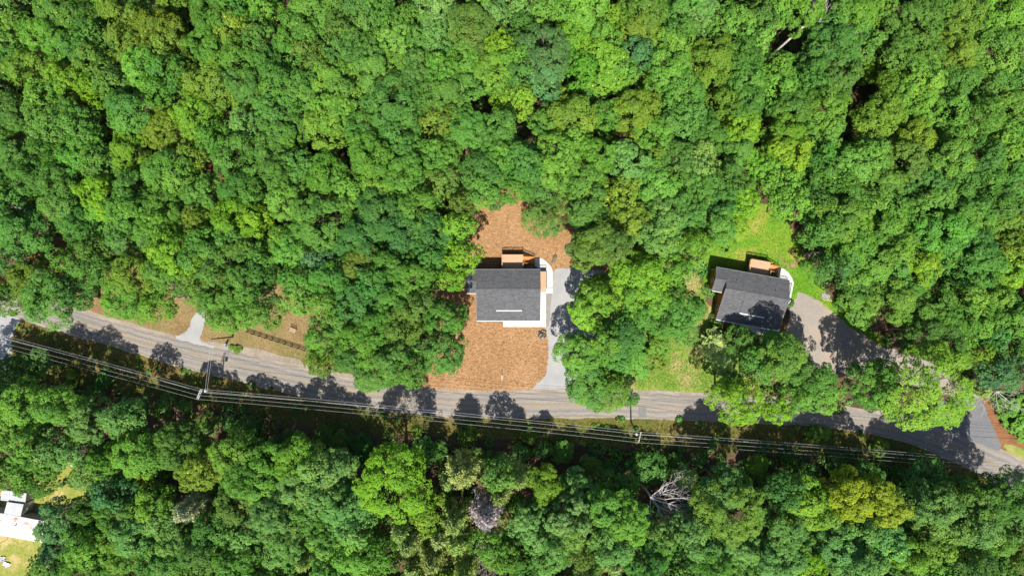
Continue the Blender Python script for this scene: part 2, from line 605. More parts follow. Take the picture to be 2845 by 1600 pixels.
NR = 520
ua, _ = resample(UP, NR)
lo, _ = resample(LO, NR)
rr = np.random.default_rng(3)
wob = np.convolve(rr.normal(0, .16, NR + 8), np.ones(3) / 3, 'same')[4:-4]
strip('road', ua + np.c_[wob * 0, wob], lo + np.c_[wob * 0, -wob[::-1]], .04, M['road'])
cen, _ = resample(CEN, NR)
tg = np.gradient(cen, axis=0)
tg /= np.hypot(tg[:, 0], tg[:, 1])[:, None]
nn = np.c_[-tg[:, 1], tg[:, 0]]
for s_ in (-1, 1):
    o = strip('road_marking', cen + nn * (.13 * s_ + .065), cen + nn * (.13 * s_ - .065), .048, M['paint'], 1)
patch = sheet('asphalt_patch', [(1773, 1131), (1794, 1131), (1795, 1158), (1774, 1158)], .044, M['patch'], .03, 4, 0)
CLEAR_ID['road'] = [len(CLEAR)]
CLEAR.append([tuple(p) for p in ua] + [tuple(p) for p in lo[::-1]])
# gravel shoulder along the house side of the road
sh_n = np.convolve(rr.normal(0, .35, NR + 20), np.ones(7) / 3.5, 'same')[10:-10]
wid = np.clip(np.interp(np.linspace(0, 1, NR), [0, .2, .3, .36, .42, .55, 1], [.9, .9, 1.9, 1.2, .9, .8, .6]) + sh_n * .35, .25, 3)
sn = np.gradient(ua, axis=0)
sn /= np.hypot(sn[:, 0], sn[:, 1])[:, None]
sn = np.c_[-sn[:, 1], sn[:, 0]]
strip('gravel_shoulder', ua + sn * wid[:, None], ua - sn * .4, .032, M['shoulder'], 2)
sl = np.gradient(lo, axis=0)
sl /= np.hypot(sl[:, 0], sl[:, 1])[:, None]
sl = np.c_[-sl[:, 1], sl[:, 0]]
strip('gravel_shoulder', lo + sl * .3, lo - sl * (np.clip(.3 + sh_n * .3, .05, 1))[:, None], .032, M['shoulder'], 2)

# verge under the power line, between road and southern woods
sheet('verge', [(-90, 845), (40, 880), (227, 932), (422, 989), (697, 1058), (840, 1095), (1041, 1131), (1297, 1154), (1600, 1153), (1931, 1161), (2290, 1177), (2541, 1227), (2731, 1316), (2960, 1450),
                (2960, 1560), (2700, 1420), (2500, 1300), (2250, 1270), (1800, 1240), (1300, 1220), (900, 1190), (600, 1130), (300, 1080), (-90, 1060)], .012, M['verge'], .4, 2)
sheet('dry_lawn', [(190, 790), (250, 740), (420, 730), (560, 760), (700, 760), (850, 790), (930, 880), (1000, 1000), (1140, 1040), (1190, 1090), (1087, 1077), (973, 1061), (827, 1028), (697, 990), (616, 973), (405, 925), (195, 860)], .012, M['dry_lawn'], .4, 3)
sheet('straw_yard', [(1190, 1093), (1130, 1060), (1215, 1000), (1220, 850), (1210, 760), (1290, 700), (1285, 600), (1310, 545), (1400, 520), (1480, 490), (1540, 478), (1590, 540), (1640, 660), (1720, 720), (1740, 790), (1690, 800), (1640, 1000), (1530, 1060), (1480, 1096), (1300, 1098)], .02, M['straw'], .3, 4)
sheet('bare_soil', [(95, 700), (150, 660), (210, 640), (290, 665), (300, 700), (250, 740), (170, 765), (95, 755)], .016, M['dirt'], .5, 14)
sheet('bare_soil', [(560, 420), (610, 450), (640, 520), (600, 540), (540, 520), (455, 530), (440, 510)], .016, M['dirt'], .5, 15)
sheet('bare_soil', [(300, 280), (345, 320), (350, 370), (310, 390), (280, 340)], .016, M['dirt'], .5, 16)
sheet('meadow', [(1700, 1097), (1690, 1040), (1700, 900), (1700, 800), (1830, 700), (1960, 760), (1975, 900), (2060, 960), (2130, 1060), (2060, 1105), (1931, 1100)], .012, M['meadow'], .4, 5)
sheet('lawn', [(1940, 770), (1960, 700), (2020, 640), (2080, 590), (2130, 560), (2180, 580), (2205, 640), (2225, 700), (2265, 740), (2290, 810), (2345, 840), (2400, 900), (2460, 950), (2440, 990), (2300, 900), (2215, 815), (2150, 880), (2020, 860)], .018, M['lawn'], .35, 6)
sheet('driveway', [(1536, 748), (1561, 746), (1663, 748), (1692, 758), (1696, 790), (1660, 830), (1655, 1000), (1640, 1050), (1600, 1068), (1575, 1088), (1540, 1096), (1512, 1104), (1497, 1090), (1476, 1079), (1510, 1051), (1522, 1028), (1523, 958), (1517, 908), (1517, 815)], .03, M['gravel'], .12, 7, 1)
sheet('gravel_strip', [(1517, 815), (1533, 815), (1530, 850), (1526, 905), (1518, 910)], .036, M['gravel_dark'], .06, 8, 0)
sheet('driveway', [(2211, 808), (2245, 822), (2277, 838), (2312, 861), (2352, 902), (2393, 928), (2436, 954), (2520, 985), (2600, 1010), (2700, 1080), (2735, 1121), (2700, 1130), (2600, 1080), (2450, 1060), (2300, 1040), (2200, 1000), (2180, 930)], .026, M['drive2'], .2, 9)
sheet('road_apron', [(2500, 1160), (2600, 1120), (2690, 1090), (2735, 1118), (2752, 1172), (2786, 1250), (2760, 1250), (2640, 1205)], .034, M['apron'], .12, 10)
sheet('bare_bank', [(2720, 1095), (2745, 1105), (2775, 1150), (2820, 1195), (2920, 1270), (2920, 1330), (2845, 1283), (2788, 1253), (2752, 1176), (2733, 1120)], .02, M['dirt'], .3, 11)
sheet('lawn', [(2790, 1225), (2830, 1240), (2900, 1290), (2900, 1318), (2845, 1281), (2795, 1252)], .028, M['meadow'], .2, 17)
sheet('gravel_lot', [(-120, 826), (0, 868), (60, 888), (52, 902), (34, 925), (30, 980), (26, 1050), (-120, 1080)], .024, M['gravel'], .3, 12)
sheet('driveway', [(548, 868), (562, 862), (578, 872), (568, 905), (553, 950), (600, 966), (585, 970), (520, 954), (480, 940), (512, 930), (528, 900), (536, 880)], .036, M['gravel'], .2, 13)
sheet('mulch_bed', [(480, 760), (510, 778), (535, 812), (518, 830), (490, 832), (478, 800)], .02, M['mulch'], .25, 18)  # near-black mottled ground patch
sheet('trailer_lawn', [(-120, 1350), (60, 1360), (130, 1300), (205, 1270), (250, 1300), (265, 1380), (200, 1400), (150, 1420), (140, 1480), (130, 1600), (110, 1700), (-120, 1700)], .012, M['trailer_lawn'], .4, 19)
# worn dirt track ring on the green lawn
sheet('dirt_track', [(2188, 694), (2204, 697), (2215, 713), (2217, 735), (2209, 751), (2198, 742), (2178, 737), (2167, 729), (2164, 716), (2168, 703), (2173, 708), (2171, 722), (2177, 730), (2196, 735), (2206, 730), (2206, 714), (2200, 703), (2189, 699)], .026, mat_ground('dry_track', 0, 0,
      [(0.3, (.3, .2, .09)), (0.5, (.42, .29, .15)), (0.7, (.52, .38, .22))], [(0.35, (.22, .24, .06)), (0.55, (.45, .31, .17))], 2.5, 0.5), .12, 20, 1)
# ------------------------------------------------------------------ the two houses (same plan)
def part(mb, name, mat, parent):
    return mb.build(name, mat, parent)


def window(house, c, w, h, axis, name='window'):
    """axis: 'W','E','N','S' side the window faces; c = centre on the wall face"""
    x, y, z = c
    n = {'W': (-1, 0), 'E': (1, 0), 'N': (0, 1), 'S': (0, -1)}[axis]
    t = .06
    m = MB()
    ax = abs(n[1])          # 1 when the window runs along x
    def bx(mb, u0, u1, z0, z1, d):
        if ax:
            mb.box((x + (u0 + u1) / 2, y + n[1] * d / 2, z + (z0 + z1) / 2), (u1 - u0, d, z1 - z0))
        else:
            mb.box((x + n[0] * d / 2, y + (u0 + u1) / 2, z + (z0 + z1) / 2), (d, u1 - u0, z1 - z0))
    b = .08
    bx(m, -w / 2 - b, -w / 2, -h / 2 - b, h / 2 + b, t)
    bx(m, w / 2, w / 2 + b, -h / 2 - b, h / 2 + b, t)
    bx(m, -w / 2, w / 2, h / 2, h / 2 + b, t)
    bx(m, -w / 2, w / 2, -h / 2 - b, -h / 2, t)
    bx(m, -w / 2, w / 2, -.03, .03, t * .8)
    o = m.build(name, M['white'], house)
    g = MB()
    bx(g, -w / 2, w / 2, -h / 2, -.03, .03)
    bx(g, -w / 2, w / 2, .03, h / 2, .03)
    g.build('pane', M['glass'], o)
    return o


BXL, XL, XR = -8.37, -6.28, 6.38           # bump-out west, main west, main east roof edges
YN, YR, YS, YB, YBS = 5.12, 1.27, -5.07, 2.83, 0.41
ZN, ZR, ZS, ZB, ZBS = 4.5, 6.2, 3.4, 5.51, 4.45
SL = (ZR - ZN) / (YN - YR)


def rail_run(mb, a, b, h=.95, gap=.14, bal=.04):
    """top and bottom rail with balusters between two floor points"""
    a, b = Vector(a), Vector(b)
    L = (b - a).length
    up = Vector((0, 0, 1))
    mb.bar(a + up * .1, b + up * .1, .05, .06)
    n = max(2, int(L / gap))
    for i in range(n + 1):
        p = a.lerp(b, i / n)
        mb.box((p.x, p.y, p.z + h / 2 + .03), (bal, bal, h - .12))
    return mb


def make_house(label):
    hs = thing('house', label, 'house')
    # --- walls
    w = MB()
    wx0, wx1, wn, ws = XL + .32, XR - .32, YN - .35, YS + .35
    zr = ZR - .2
    w.xprofile([(ws, .35), (ws, ZS + SL * .35 - .2), (YR, zr), (wn, ZN + SL * .35 - .2), (wn, .35)], wx0, wx1)
    w.xprofile([(YBS + .35, .35), (YBS + .35, ZBS + SL * .3 - .2), (YB, ZB - .22), (wn - .003, ZN + SL * .35 - .2), (wn - .003, .35)], BXL + .3, wx0 - .002)
    wall = part(w, 'wall', M['siding'], hs)
    f = MB()
    f.span(wx0 - .03, wx1 + .03, ws - .03, wn + .03, -.1, .35)
    f.span(BXL + .27, wx0 - .035, YBS + .32, wn + .025, -.1, .35)
    part(f, 'foundation', M['foundation'], hs)
    # corner boards
    for x, y, zt in ((wx0, ws, ZS - .1), (wx1, ws, ZS - .1), (wx1, wn, ZN - .1), (BXL + .3, wn, ZN - .1), (BXL + .3, YBS + .35, ZBS - .1)):
        MB().box((x, y, .35 + (zt - .35) / 2), (.16, .16, zt - .35)).build('corner_board', M['white'], wall)
    # --- roof: three slabs
    r = MB()
    t = .16
    r.slab([(BXL, YN, ZN), (XL, YN, ZN), (XL, YB, ZB), (BXL, YB, ZB)], t)
    r.slab([(XL, YN, ZN), (XR, YN, ZN), (XR, YR, ZR), (XL, YR, ZR)], t)
    r.slab([(XL, YR, ZR), (XR, YR, ZR), (XR, YS, ZS), (XL, YS, ZS)], t)
    r.slab([(BXL, YB, ZB), (XL - .002, YB, ZB), (XL - .002, YBS, ZBS), (BXL, YBS, ZBS)], t)
    roof = part(r, 'roof', M['shingle'], hs)
    MB().xprofile([(YR - .16, ZR - .05), (YR, ZR + .035), (YR + .16, ZR - .05), (YR, ZR - .04)], XL, XR).build('ridge_cap', M['shingle'], roof)
    MB().xprofile([(YB - .14, ZB - .045), (YB, ZB + .03), (YB + .14, ZB - .045), (YB, ZB - .04)], BXL, XL).build('ridge_cap', M['shingle'], roof)
    # shed dormer lying slightly above the southern slope, gutter along its front
    dx0, dx1, dy = -2.32, 2.73, -2.95
    zm = ZR - SL * (YR - dy)
    zf = zm + .2
    d = MB()
    d.slab([(dx0, YR - .2, ZR - .03), (dx1, YR - .2, ZR - .03), (dx1, dy, zf), (dx0, dy, zf)], .1)
    d.add([(dx0 + .05, YR - .4, ZR - .3), (dx0 + .05, dy + .15, zf - .08), (dx0 + .05, dy + .15, zm), (dx1 - .05, YR - .4, ZR - .3), (dx1 - .05, dy + .15, zf - .08), (dx1 - .05, dy + .15, zm)],
          [(0, 1, 2), (3, 5, 4), (1, 4, 5, 2)])
    dor = d.build('shed_dormer', M['shingle'], roof)
    g = MB()
    g.span(dx0, dx1, dy - .2, dy - .002, zf - .14, zf + .01)
    g.build('gutter', M['white'], roof)
    g = MB()
    g.span(XL, XR, YS - .13, YS - .002, ZS - .16, ZS - .02)
    g.build('gutter', M['white'], roof)
    g = MB()
    g.span(BXL, XL - .1, YBS - .11, YBS - .002, ZBS - .15, ZBS - .02)
    g.build('gutter', M['white'], roof)
    g = MB()
    g.span(BXL, XR, YN + .002, YN + .1, ZN - .15, ZN - .03)
    g.build('gutter', M['acbox'], roof)
    # rake boards
    for x, (ya, za), (yb, zb) in ((XR + .02, (YN, ZN), (YR, ZR)), (XR + .02, (YR, ZR), (YS, ZS)), (XL - .022, (YB - 1.8, ZR - SL * (YR - YB + 1.8) if False else ZR - SL * abs(YR - (YB - 1.8)) ), (YR, ZR)),
                                  (XL - .022, (YR, ZR), (YS, ZS)), (BXL - .02, (YN, ZN), (YB, ZB)), (BXL - .02, (YB, ZB), (YBS, ZBS))):
        MB().bar((x, ya, za - .1), (x, yb, zb - .1), .035, .17).build('rake_board', M['acbox'], roof)
    for x, y in ((-4.2, 3.2), (3.6, 2.6)):
        z = ZR - SL * abs(y - YR)
        MB().tube([(x, y, z - .05), (x, y, z + .32)], .05, 8).build('vent_pipe', M['black'], roof)
    # --- openings
    window(hs, (wx0 - .003, -2.6, 2.1), .9, 1.1, 'W')
    window(hs, (BXL + .297, 2.6, 2.6), .9, 1.2, 'W')
    window(hs, (wx1 + .003, -2.2, 2.1), 1.2, 1.2, 'E')
    window(hs, (-4.3, wn + .003, 2.9), 1.4, 1.2, 'N')
    window(hs, (-4.0, ws - .003, 2.0), 1.5, 1.2, 'S')
    window(hs, (4.2, ws - .003, 2.0), 1.5, 1.2, 'S')
    sd = MB()
    sd.span(-.2, 1.8, wn + .002, wn + .06, 2.05, 4.15)
    dd = sd.build('door', M['glass'], hs)
    sd = MB()
    sd.span(-.28, -.2, wn + .002, wn + .07, 2.05, 4.2)
    sd.span(1.8, 1.88, wn + .002, wn + .07, 2.05, 4.2)
    sd.span(.77, .83, wn + .06, wn + .08, 2.05, 4.15)
    sd.span(-.28, 1.88, wn + .002, wn + .07, 4.2, 4.28)
    sd.build('frame', M['white'], dd)
    dm = MB()
    dm.span(wx1 + .002, wx1 + .05, 2.6, 3.5, 1.45, 3.45)
    de = dm.build('door', M['black'], hs)
    MB().span(wx1 + .05, wx1 + .1, 2.68, 2.73, 2.4, 2.5).build('handle', M['white'], de)
    dm = MB()
    dm.span(.2, 1.15, ws - .05, ws - .002, .4, 2.45)
    de = dm.build('door', M['white'], hs)
    MB().span(.28, .33, ws - .1, ws - .05, 1.3, 1.42).build('handle', M['black'], de)
    # --- rear deck with stairs
    x0, x1, y0, y1, zd = -1.225, 3.0, wn + .01, 8.1, 2.0
    b = MB()
    nb = 24
    for i in range(nb):
        ya = y0 + (y1 - y0) * i / nb
        b.span(x0, x1, ya, ya + (y1 - y0) / nb - .012, zd - .04, zd)
    b.span(x0, x1, y1, y1 + .04, zd - .26, zd + .003)
    b.span(x0 - .04, x0 - .001, y0, y1 + .04, zd - .26, zd + .003)
    b.span(x1 + .001, x1 + .04, y0, y1 + .04, zd - .26, zd + .003)
    for j in range(5):
        yy = y0 + .3 + j * .7
        b.span(x0 + .01, x1 - .01, yy, yy + .05, zd - .24, zd - .045)
    deck = b.build('deck', M['wood'], hs)
    for x in (x0 + .08, (x0 + x1) / 2, x1 - .08):
        MB().span(x - .06, x + .06, y1 - .15, y1 - .03, 0, zd - .24).build('deck_post', M['cedar'], deck)
    rl = MB()
    rail_run(rl, (x0, y0 + .1, zd), (x0, y1, zd))
    rail_run(rl, (x0, y1, zd), (x1, y1, zd))
    rail_run(rl, (x1, y0 + .1, zd), (x1, 6.4, zd))
    ralb = rl.build('railing', M['cedar'], deck)
    tr = MB()
    tr.span(x0 - .07, x0 + .07, y0 + .05, y1 + .07, zd + .95, zd + .99)
    tr.span(x0 + .07, x1 + .07, y1 - .07, y1 + .07, zd + .95, zd + .99)
    tr.span(x1 - .07, x1 + .07, y0 + .05, 6.4, zd + .95, zd + .99)
    for x, y in ((x0, y1), ((x0 + x1) / 2, y1), (x1, y1), (x0, y0 + .1), (x1, y0 + .1), (x1, 6.4)):
        tr.box((x, y, zd + .48), (.1, .1, 1.08))
    tr.build('handrail', M['wood'], deck)
    st = MB()
    sx1 = 5.46
    ns = 10
    for i in range(ns):
        xa = x1 + .05 + (sx1 - x1 - .05) * i / ns
        z = zd - (i + 1) * zd / (ns + 1)
        st.span(xa, xa + (sx1 - x1) / ns - .035, 6.5, 7.76, z - .04, z)
    st.bar((x1 + .04, 6.47, zd - .12), (sx1, 6.47, .06), .05, .22)
    st.bar((x1 + .04, 7.79, zd - .12), (sx1, 7.79, .06), .05, .22)
    stairs = st.build('stairs', M['cedar'], hs)
    sr = MB()
    for y in (6.47, 7.79):
        rail_run(sr, (x1 + .06, y, zd), (sx1, y, .15), .9, .16)
        sr.bar((x1, y, zd + .95), (sx1 + .05, y, 1.1), .11, .05)
        sr.box((sx1, y, .55), (.1, .1, 1.1))
    sr.build('railing', M['cedar'], stairs)
    # --- side deck by the east door
    x0, x1, y0, y1, zd = wx1 + .06, 7.75, 1.5, 4.84, 1.4
    b = MB()
    nb = 12
    for i in range(nb):
        xa = x0 + (x1 - x0) * i / nb
        b.span(xa, xa + (x1 - x0) / nb - .012, y0, y1, zd - .04, zd)
    b.span(x0, x1 + .04, y1, y1 + .04, .1, zd + .003)
    b.span(x1 + .001, x1 + .04, y0, y1, .1, zd + .003)
    for i, zz in enumerate((1.15, .9, .65)):
        b.span(x0, x1, y0 - .28 * (i + 1), y0 - .28 * i - .01, .3, zz)
    d2 = b.build('side_deck', M['wood'], hs)
    rl = MB()
    rail_run(rl, (x1, y0, zd), (x1, y1, zd))
    rail_run(rl, (x0 + .1, y1, zd), (x1, y1, zd))
    rl.span(x1 - .05, x1 + .05, y0, y1 + .05, zd + .95, zd + 1.0)
    rl.span(x0 + .1, x1 - .05, y1 - .05, y1 + .05, zd + .95, zd + 1.0)
    for x, y in ((x1, y0), (x1, y1), (x0 + .1, y1)):
        rl.box((x, y, zd + .5), (.09, .09, 1.06))
    rl.build('railing', M['black'], d2)
    return hs


def children(o):
    return [c for c in bpy.data.objects if c.parent == o]


def copy_tree(o, parent=None):
    c = o.copy()
    C.objects.link(c)
    if parent:
        c.parent = parent
    for ch in children(o):
        copy_tree(ch, c)
    return c


O1 = P(1412, 820)
house_1 = make_house('dark shingled house with timber rear deck standing on the bare straw yard')
house_1.location = O1
A2, B2 = P(1988, 742, ZN), P(2196, 779.5, ZN)
rot2 = math.atan2(B2.y - A2.y, B2.x - A2.x)
sc2 = 1.0
mid = Vector(((BXL + XR) / 2, YN, 0))
m2 = (A2 + B2) / 2
O2 = Vector((m2.x, m2.y, 0)) - Matrix.Rotation(rot2, 3, 'Z') @ mid
house_2 = copy_tree(house_1)
house_2.location = O2
house_2.rotation_euler = (0, 0, rot2)
house_2['label'] = 'tilted dark shingled house with orange walls standing by the green lawn'


# concrete walks round each house
def L1(px, py, z=0.0):
    p = P(px, py, z) - O1
    return (p.x, p.y)


def walkway(loc, rz, label):
    w = MB()
    arc = [(1486, 717), (1500, 716.5), (1510, 721), (1520, 729), (1529, 739), (1535, 750), (1535, 799), (1519, 799), (1519, 755), (1500, 752), (1486, 738)]
    w.prism([L1(*p, .1) for p in arc], -.05, .1)
    w.prism([L1(*p, .3) for p in [(1517, 799.5), (1535, 799.5), (1535, 815), (1517, 815)]], -.05, .3)
    w.prism([L1(*p, .3) for p in [(1499, 801), (1516.9, 801), (1516.9, 908), (1398, 908), (1398, 889), (1499, 889)]], -.05, .302)
    o = w.build('walkway', M['concrete'])
    o.location = loc
    o.rotation_euler = (0, 0, rz)
    return structure(o, label)


walkway(O1, 0, 'white concrete walk curving round the house on the straw yard')
walkway(O2, rot2, 'white concrete walk curving round the house by the green lawn')

RZ2 = Matrix.Rotation(rot2, 3, 'Z')


def ac_unit(name_label, loc, rz):
    t = thing('air_conditioner', name_label, 'air conditioner', loc, rz)
    m = MB()
    m.span(-.8, .8, -.28, .28, .1, .85)
    m.span(-.85, .85, -.32, .32, 0, .1)
    m.build('cabinet', M['acbox'], t)
    for x in (-.4, .4):
        g = MB()
        for r_ in (.08, .16, .24):
            pts = [(x + r_ * math.cos(a), r_ * math.sin(a), .865) for a in np.linspace(0, 2 * math.pi, 17)]
            g.tube(pts, .012, 5, False)
        for a in range(8):
            g.bar((x, 0, .86), (x + .25 * math.cos(a * math.pi / 4), .25 * math.sin(a * math.pi / 4), .86), .015, .015)
        g.build('fan_grille', M['black'], t)
    return t


a1 = L1(1469, 743.5, .8)
ac_unit('grey twin fan air conditioner in the shade behind the straw yard house', O1 + Vector((a1[0], a1[1], .0)), 0)
q = RZ2 @ Vector((a1[0], a1[1], 0)) + O2
ac_unit('grey twin fan air conditioner in the shade behind the lawn house', q, rot2)

# ------------------------------------------------------------------ rocks, posts and yard things
import bmesh


def boulder(name, label, cat, loc, size, rz, mat, seed, sharp=0.3):
    bm = bmesh.new()
    bmesh.ops.create_icosphere(bm, subdivisions=4, radius=1)
    from mathutils import noise as mn
    for v in bm.verts:
        p = v.co.copy()
        n = mn.noise(p * 1.3 + Vector((seed, 0, 0))) * sharp + mn.noise(p * 3.5 + Vector((0, seed, 0))) * sharp * .5 + mn.noise(p * 8) * sharp * .22
        v.co = p * (1 + n)
        v.co.x *= size[0]
        v.co.y *= size[1]
        v.co.z *= size[2]
        v.co.z += size[2] * .55
    me = bpy.data.meshes.new(name)
    bm.to_mesh(me)
    bm.free()
    me.materials.append(mat)
    o = bpy.data.objects.new(name, me)
    C.objects.link(o)
    o.location = loc
    o.rotation_euler = (0, 0, rz)
    return tag(o, label, cat)


boulder('boulder', 'long mossy boulder lying on the straw beside the curved walk', 'boulder', P(1540, 721), (.38, .95, .42), -.42, M['rock'], 3)
boulder('boulder', 'dark jagged boulder with pale streaks at the porch corner on the straw', 'boulder', P(1506, 929), (.72, .85, .5), -.2, M['stump'], 8, .55)
boulder('rock', 'small grey rock at the north end of the straw yard', 'rock', P(1458, 558), (.3, .25, .2), .3, M['rock'], 12)

t = thing('sign_post', 'white sign post with a bare arm standing in the straw front yard', 'sign post', P(1395, 1040))
MB().span(-.05, .05, -.05, .05, 0, 1.9).build('post', M['white'], t)
MB().span(-.045, .045, -1.0, -.052, 1.66, 1.76).build('arm', M['white'], t)

# pallet-like seat on the dry lawn
t = thing('garden_bench', 'small slatted timber bench with dark gaps standing on the dry lawn', 'bench', P(815, 917), R(-22))
m = MB()
for i in range(5):
    m.span(-.62 + i * .27, -.62 + i * .27 + .17, -.42, .42, .42, .46)
m.span(-.64, .64, -.42, -.36, .36, .42)
m.span(-.64, .64, .36, .42, .36, .42)
m.build('seat', M['pallet'], t)
m = MB()
m.span(-.64, -.56, .43, .5, .4, 1.15)
m.span(.56, .64, .43, .5, .4, 1.15)
m.span(-.64, .64, .435, .485, 1.05, 1.13)
m.span(-.56, .56, .44, .48, .75, .83)
m.build('backrest', M['pallet'], t)
for x in (-.58, .58):
    for y in (-.39, .39):
        MB().span(x - .05, x + .05, y - .05, y + .05, 0, .42).build('leg', M['pallet'], t)

t = thing('pallet', 'weathered shipping pallet leaning on the grass edge near the worn driveway', 'pallet', P(2293, 823), R(-18))
m = MB()
for i in range(6):
    m.span(-.8 + i * .29, -.8 + i * .29 + .15, -.5, .5, .16, .19)
m.build('top_boards', M['greymetal'], t)
m = MB()
for y in (-.48, 0, .42):
    m.span(-.8, .8, y, y + .06, .03, .16)
m.span(-.8, .8, -.5, -.38, 0, .03)
m.span(-.8, .8, .38, .5, 0, .03)
m.build('bearer', M['black'], t)
t = MB()
t.box((0, 0, .06), (2.3, .2, .12))
o = t.build('timber_plank', M['wood'])
p = P(2299, 834)
o.location = p
o.rotation_euler = (0, 0, R(-12))
tag(o, 'long pale timber plank lying beside the pallet by the worn driveway', 'plank')


def rail_fence(pix, label):
    a = P(*pix[0])
    t = thing('rail_fence', label, 'fence', a)
    pts = []
    for i in range(len(pix) - 1):
        p, q = P(*pix[i]), P(*pix[i + 1])
        n = max(1, round((q - p).length / 1.45))
        for j in range(n):
            pts.append(p.lerp(q, j / n))
    pts.append(P(*pix[-1]))
    for p in pts:
        l = p - a
        MB().span(l.x - .08, l.x + .08, l.y - .08, l.y + .08, 0, 1.35).build('post', M['fence'], t)
    for h in (.35, .75, 1.15):
        m = MB()
        for p, q in zip(pts[:-1], pts[1:]):
            m.bar(p - a + Vector((0, .1, h)), q - a + Vector((0, .1, h)), .04, .15)
        m.build('rail', M['fence'], t)
    return t


rail_fence([(688, 922), (775, 950), (905, 990)], 'dark brown three rail fence across the dry lawn below the bench')
rail_fence([(232, 812), (300, 833), (380, 855)], 'dark brown three rail fence half hidden under trees by the road')

t = thing('mailbox', 'blue grey mailbox on a timber post at the road edge by the gravel drive', 'mailbox', P(631, 958), R(-25))
MB().span(-.05, .05, -.05, .05, 0, 1.05).build('post', M['cedar'], t)
m = MB()
m.tube([(0, -.42, 1.18), (0, .42, 1.18)], .2, 12)
m.build('box', M['bluegrey'], t)
MB().span(.2, .23, -.1, .05, 1.2, 1.42).build('flag', M['dirt'], t)
o = MB()
o.span(-.3, .3, -.12, .12, 0, .22)
o.tube([(-.25, 0, .22), (.25, 0, .22)], .12, 10)
o = o.build('newspaper_box', M['bluegrey'])
o.location = P(627.5, 964)
o.rotation_euler = (0, 0, R(60))
tag(o, 'small grey delivery tube lying between mailbox and road', 'box')

# ------------------------------------------------------------------ trailer home in the south-west clearing
t = thing('mobile_home', 'long mobile home with rust spotted white metal roof in the south-west clearing', 'mobile home')
zt = 3.3
q = [P(-150, 1397, zt), P(122, 1447, zt), P(128, 1509, zt), P(-150, 1459, zt)]
rid = [(q[0] + q[3]) / 2 + Vector((0, 0, .35)), (q[1] + q[2]) / 2 + Vector((0, 0, .35))]
m = MB()
m.slab([q[0], q[1], rid[1], rid[0]], .1)
m.slab([rid[0], rid[1], q[2], q[3]], .1)
rf = m.build('roof', M['rusty'], t)
MB().tube([(rid[0] * .28 + rid[1] * .72) + Vector((0, .6, -.1)), (rid[0] * .28 + rid[1] * .72) + Vector((0, .6, .35))], .09, 8).build('vent_pipe', M['black'], rf)
m = MB()
ins = [v.copy() for v in q]
cc = sum(ins, Vector()) / 4
ins = [cc + (v - cc) * .975 for v in ins]
m.prism([(v.x, v.y) for v in ins], .25, zt - .105)
wl = m.build('wall', M['trailerwall'], t)


def shed(label, pix, z, mat, name='shed'):
    t = thing(name, label, 'shed')
    q = [P(*p, z) for p in pix]
    m = MB()
    m.slab([q[0] - Vector((0, 0, .25)), q[1] - Vector((0, 0, .25)), q[2], q[3]], .06)
    d0, d1 = q[1] - q[0], q[2] - q[1]
    for i in range(1, 9):
        a = q[0].lerp(q[1], i / 9) - Vector((0, 0, .25))
        b = q[3].lerp(q[2], i / 9)
        m.bar(a + Vector((0, 0, .01)), b + Vector((0, 0, .01)), .05, .04)
    m.build('roof', mat, t)
    cc = sum(q, Vector()) / 4
    ins = [cc + (v - cc) * .9 for v in q]
    m = MB()
    m.prism([(v.x, v.y) for v in ins], 0, z - .33)
    w = m.build('wall', M['trailerwall'], t)
    c = (ins[1] + ins[2]) / 2
    MB().box((c.x + .02, c.y, 1.0), (.06, .8, 1.9), mat=None).build('door', M['greymetal'], w)
    return t


shed('larger pale grey metal roofed shed partly under trees north of the mobile home', [(2, 1361), (71, 1371), (70, 1397), (1, 1389)], 3.0, M['greymetal'])
shed('smaller white grey metal roofed shed butted against the mobile home roof', [(17, 1395), (63, 1401), (57, 1434), (11, 1426)], 3.7, M['greymetal'])
t = thing('porch', 'low grey flat porch roof along the north side of the mobile home', 'porch')
q = [P(66, 1428, 2.4), P(126, 1440, 2.4), P(123, 1452, 2.4), P(62, 1440, 2.4)]
MB().slab(q, .08).build('roof', M['greymetal'], t)
for v in (q[0], q[1]):
    MB().span(v.x - .05 + .1, v.x + .05 + .1, v.y - .3, v.y - .2, 0, 2.3).build('post', M['white'], t)
dish = thing('satellite_dish', 'white satellite dish on a bent pole south of the mobile home roof', 'satellite dish', P(22, 1497))
m = MB()
m.tube([(0, 0, 0), (0, 0, 3.2), (0, -.1, 3.5)], .05, 8)
m.build('mast', M['greymetal'], dish)
m = MB()
rings = []
for i, r_ in enumerate((.08, .25, .42, .52)):
    rings.append([(r_ * math.cos(a), -.2 + r_ * math.sin(a) * .85, 3.5 + .5 * r_ * r_ + r_ * math.sin(a) * .35) for a in np.linspace(0, 2 * math.pi, 20, endpoint=False)])
vs = [p for r_ in rings for p in r_]
fs = [(i * 20 + j, i * 20 + (j + 1) % 20, (i + 1) * 20 + (j + 1) % 20, (i + 1) * 20 + j) for i in range(3) for j in range(20)] + [tuple(range(20))]
m.add(vs, fs)
m.build('reflector', M['white'], dish)

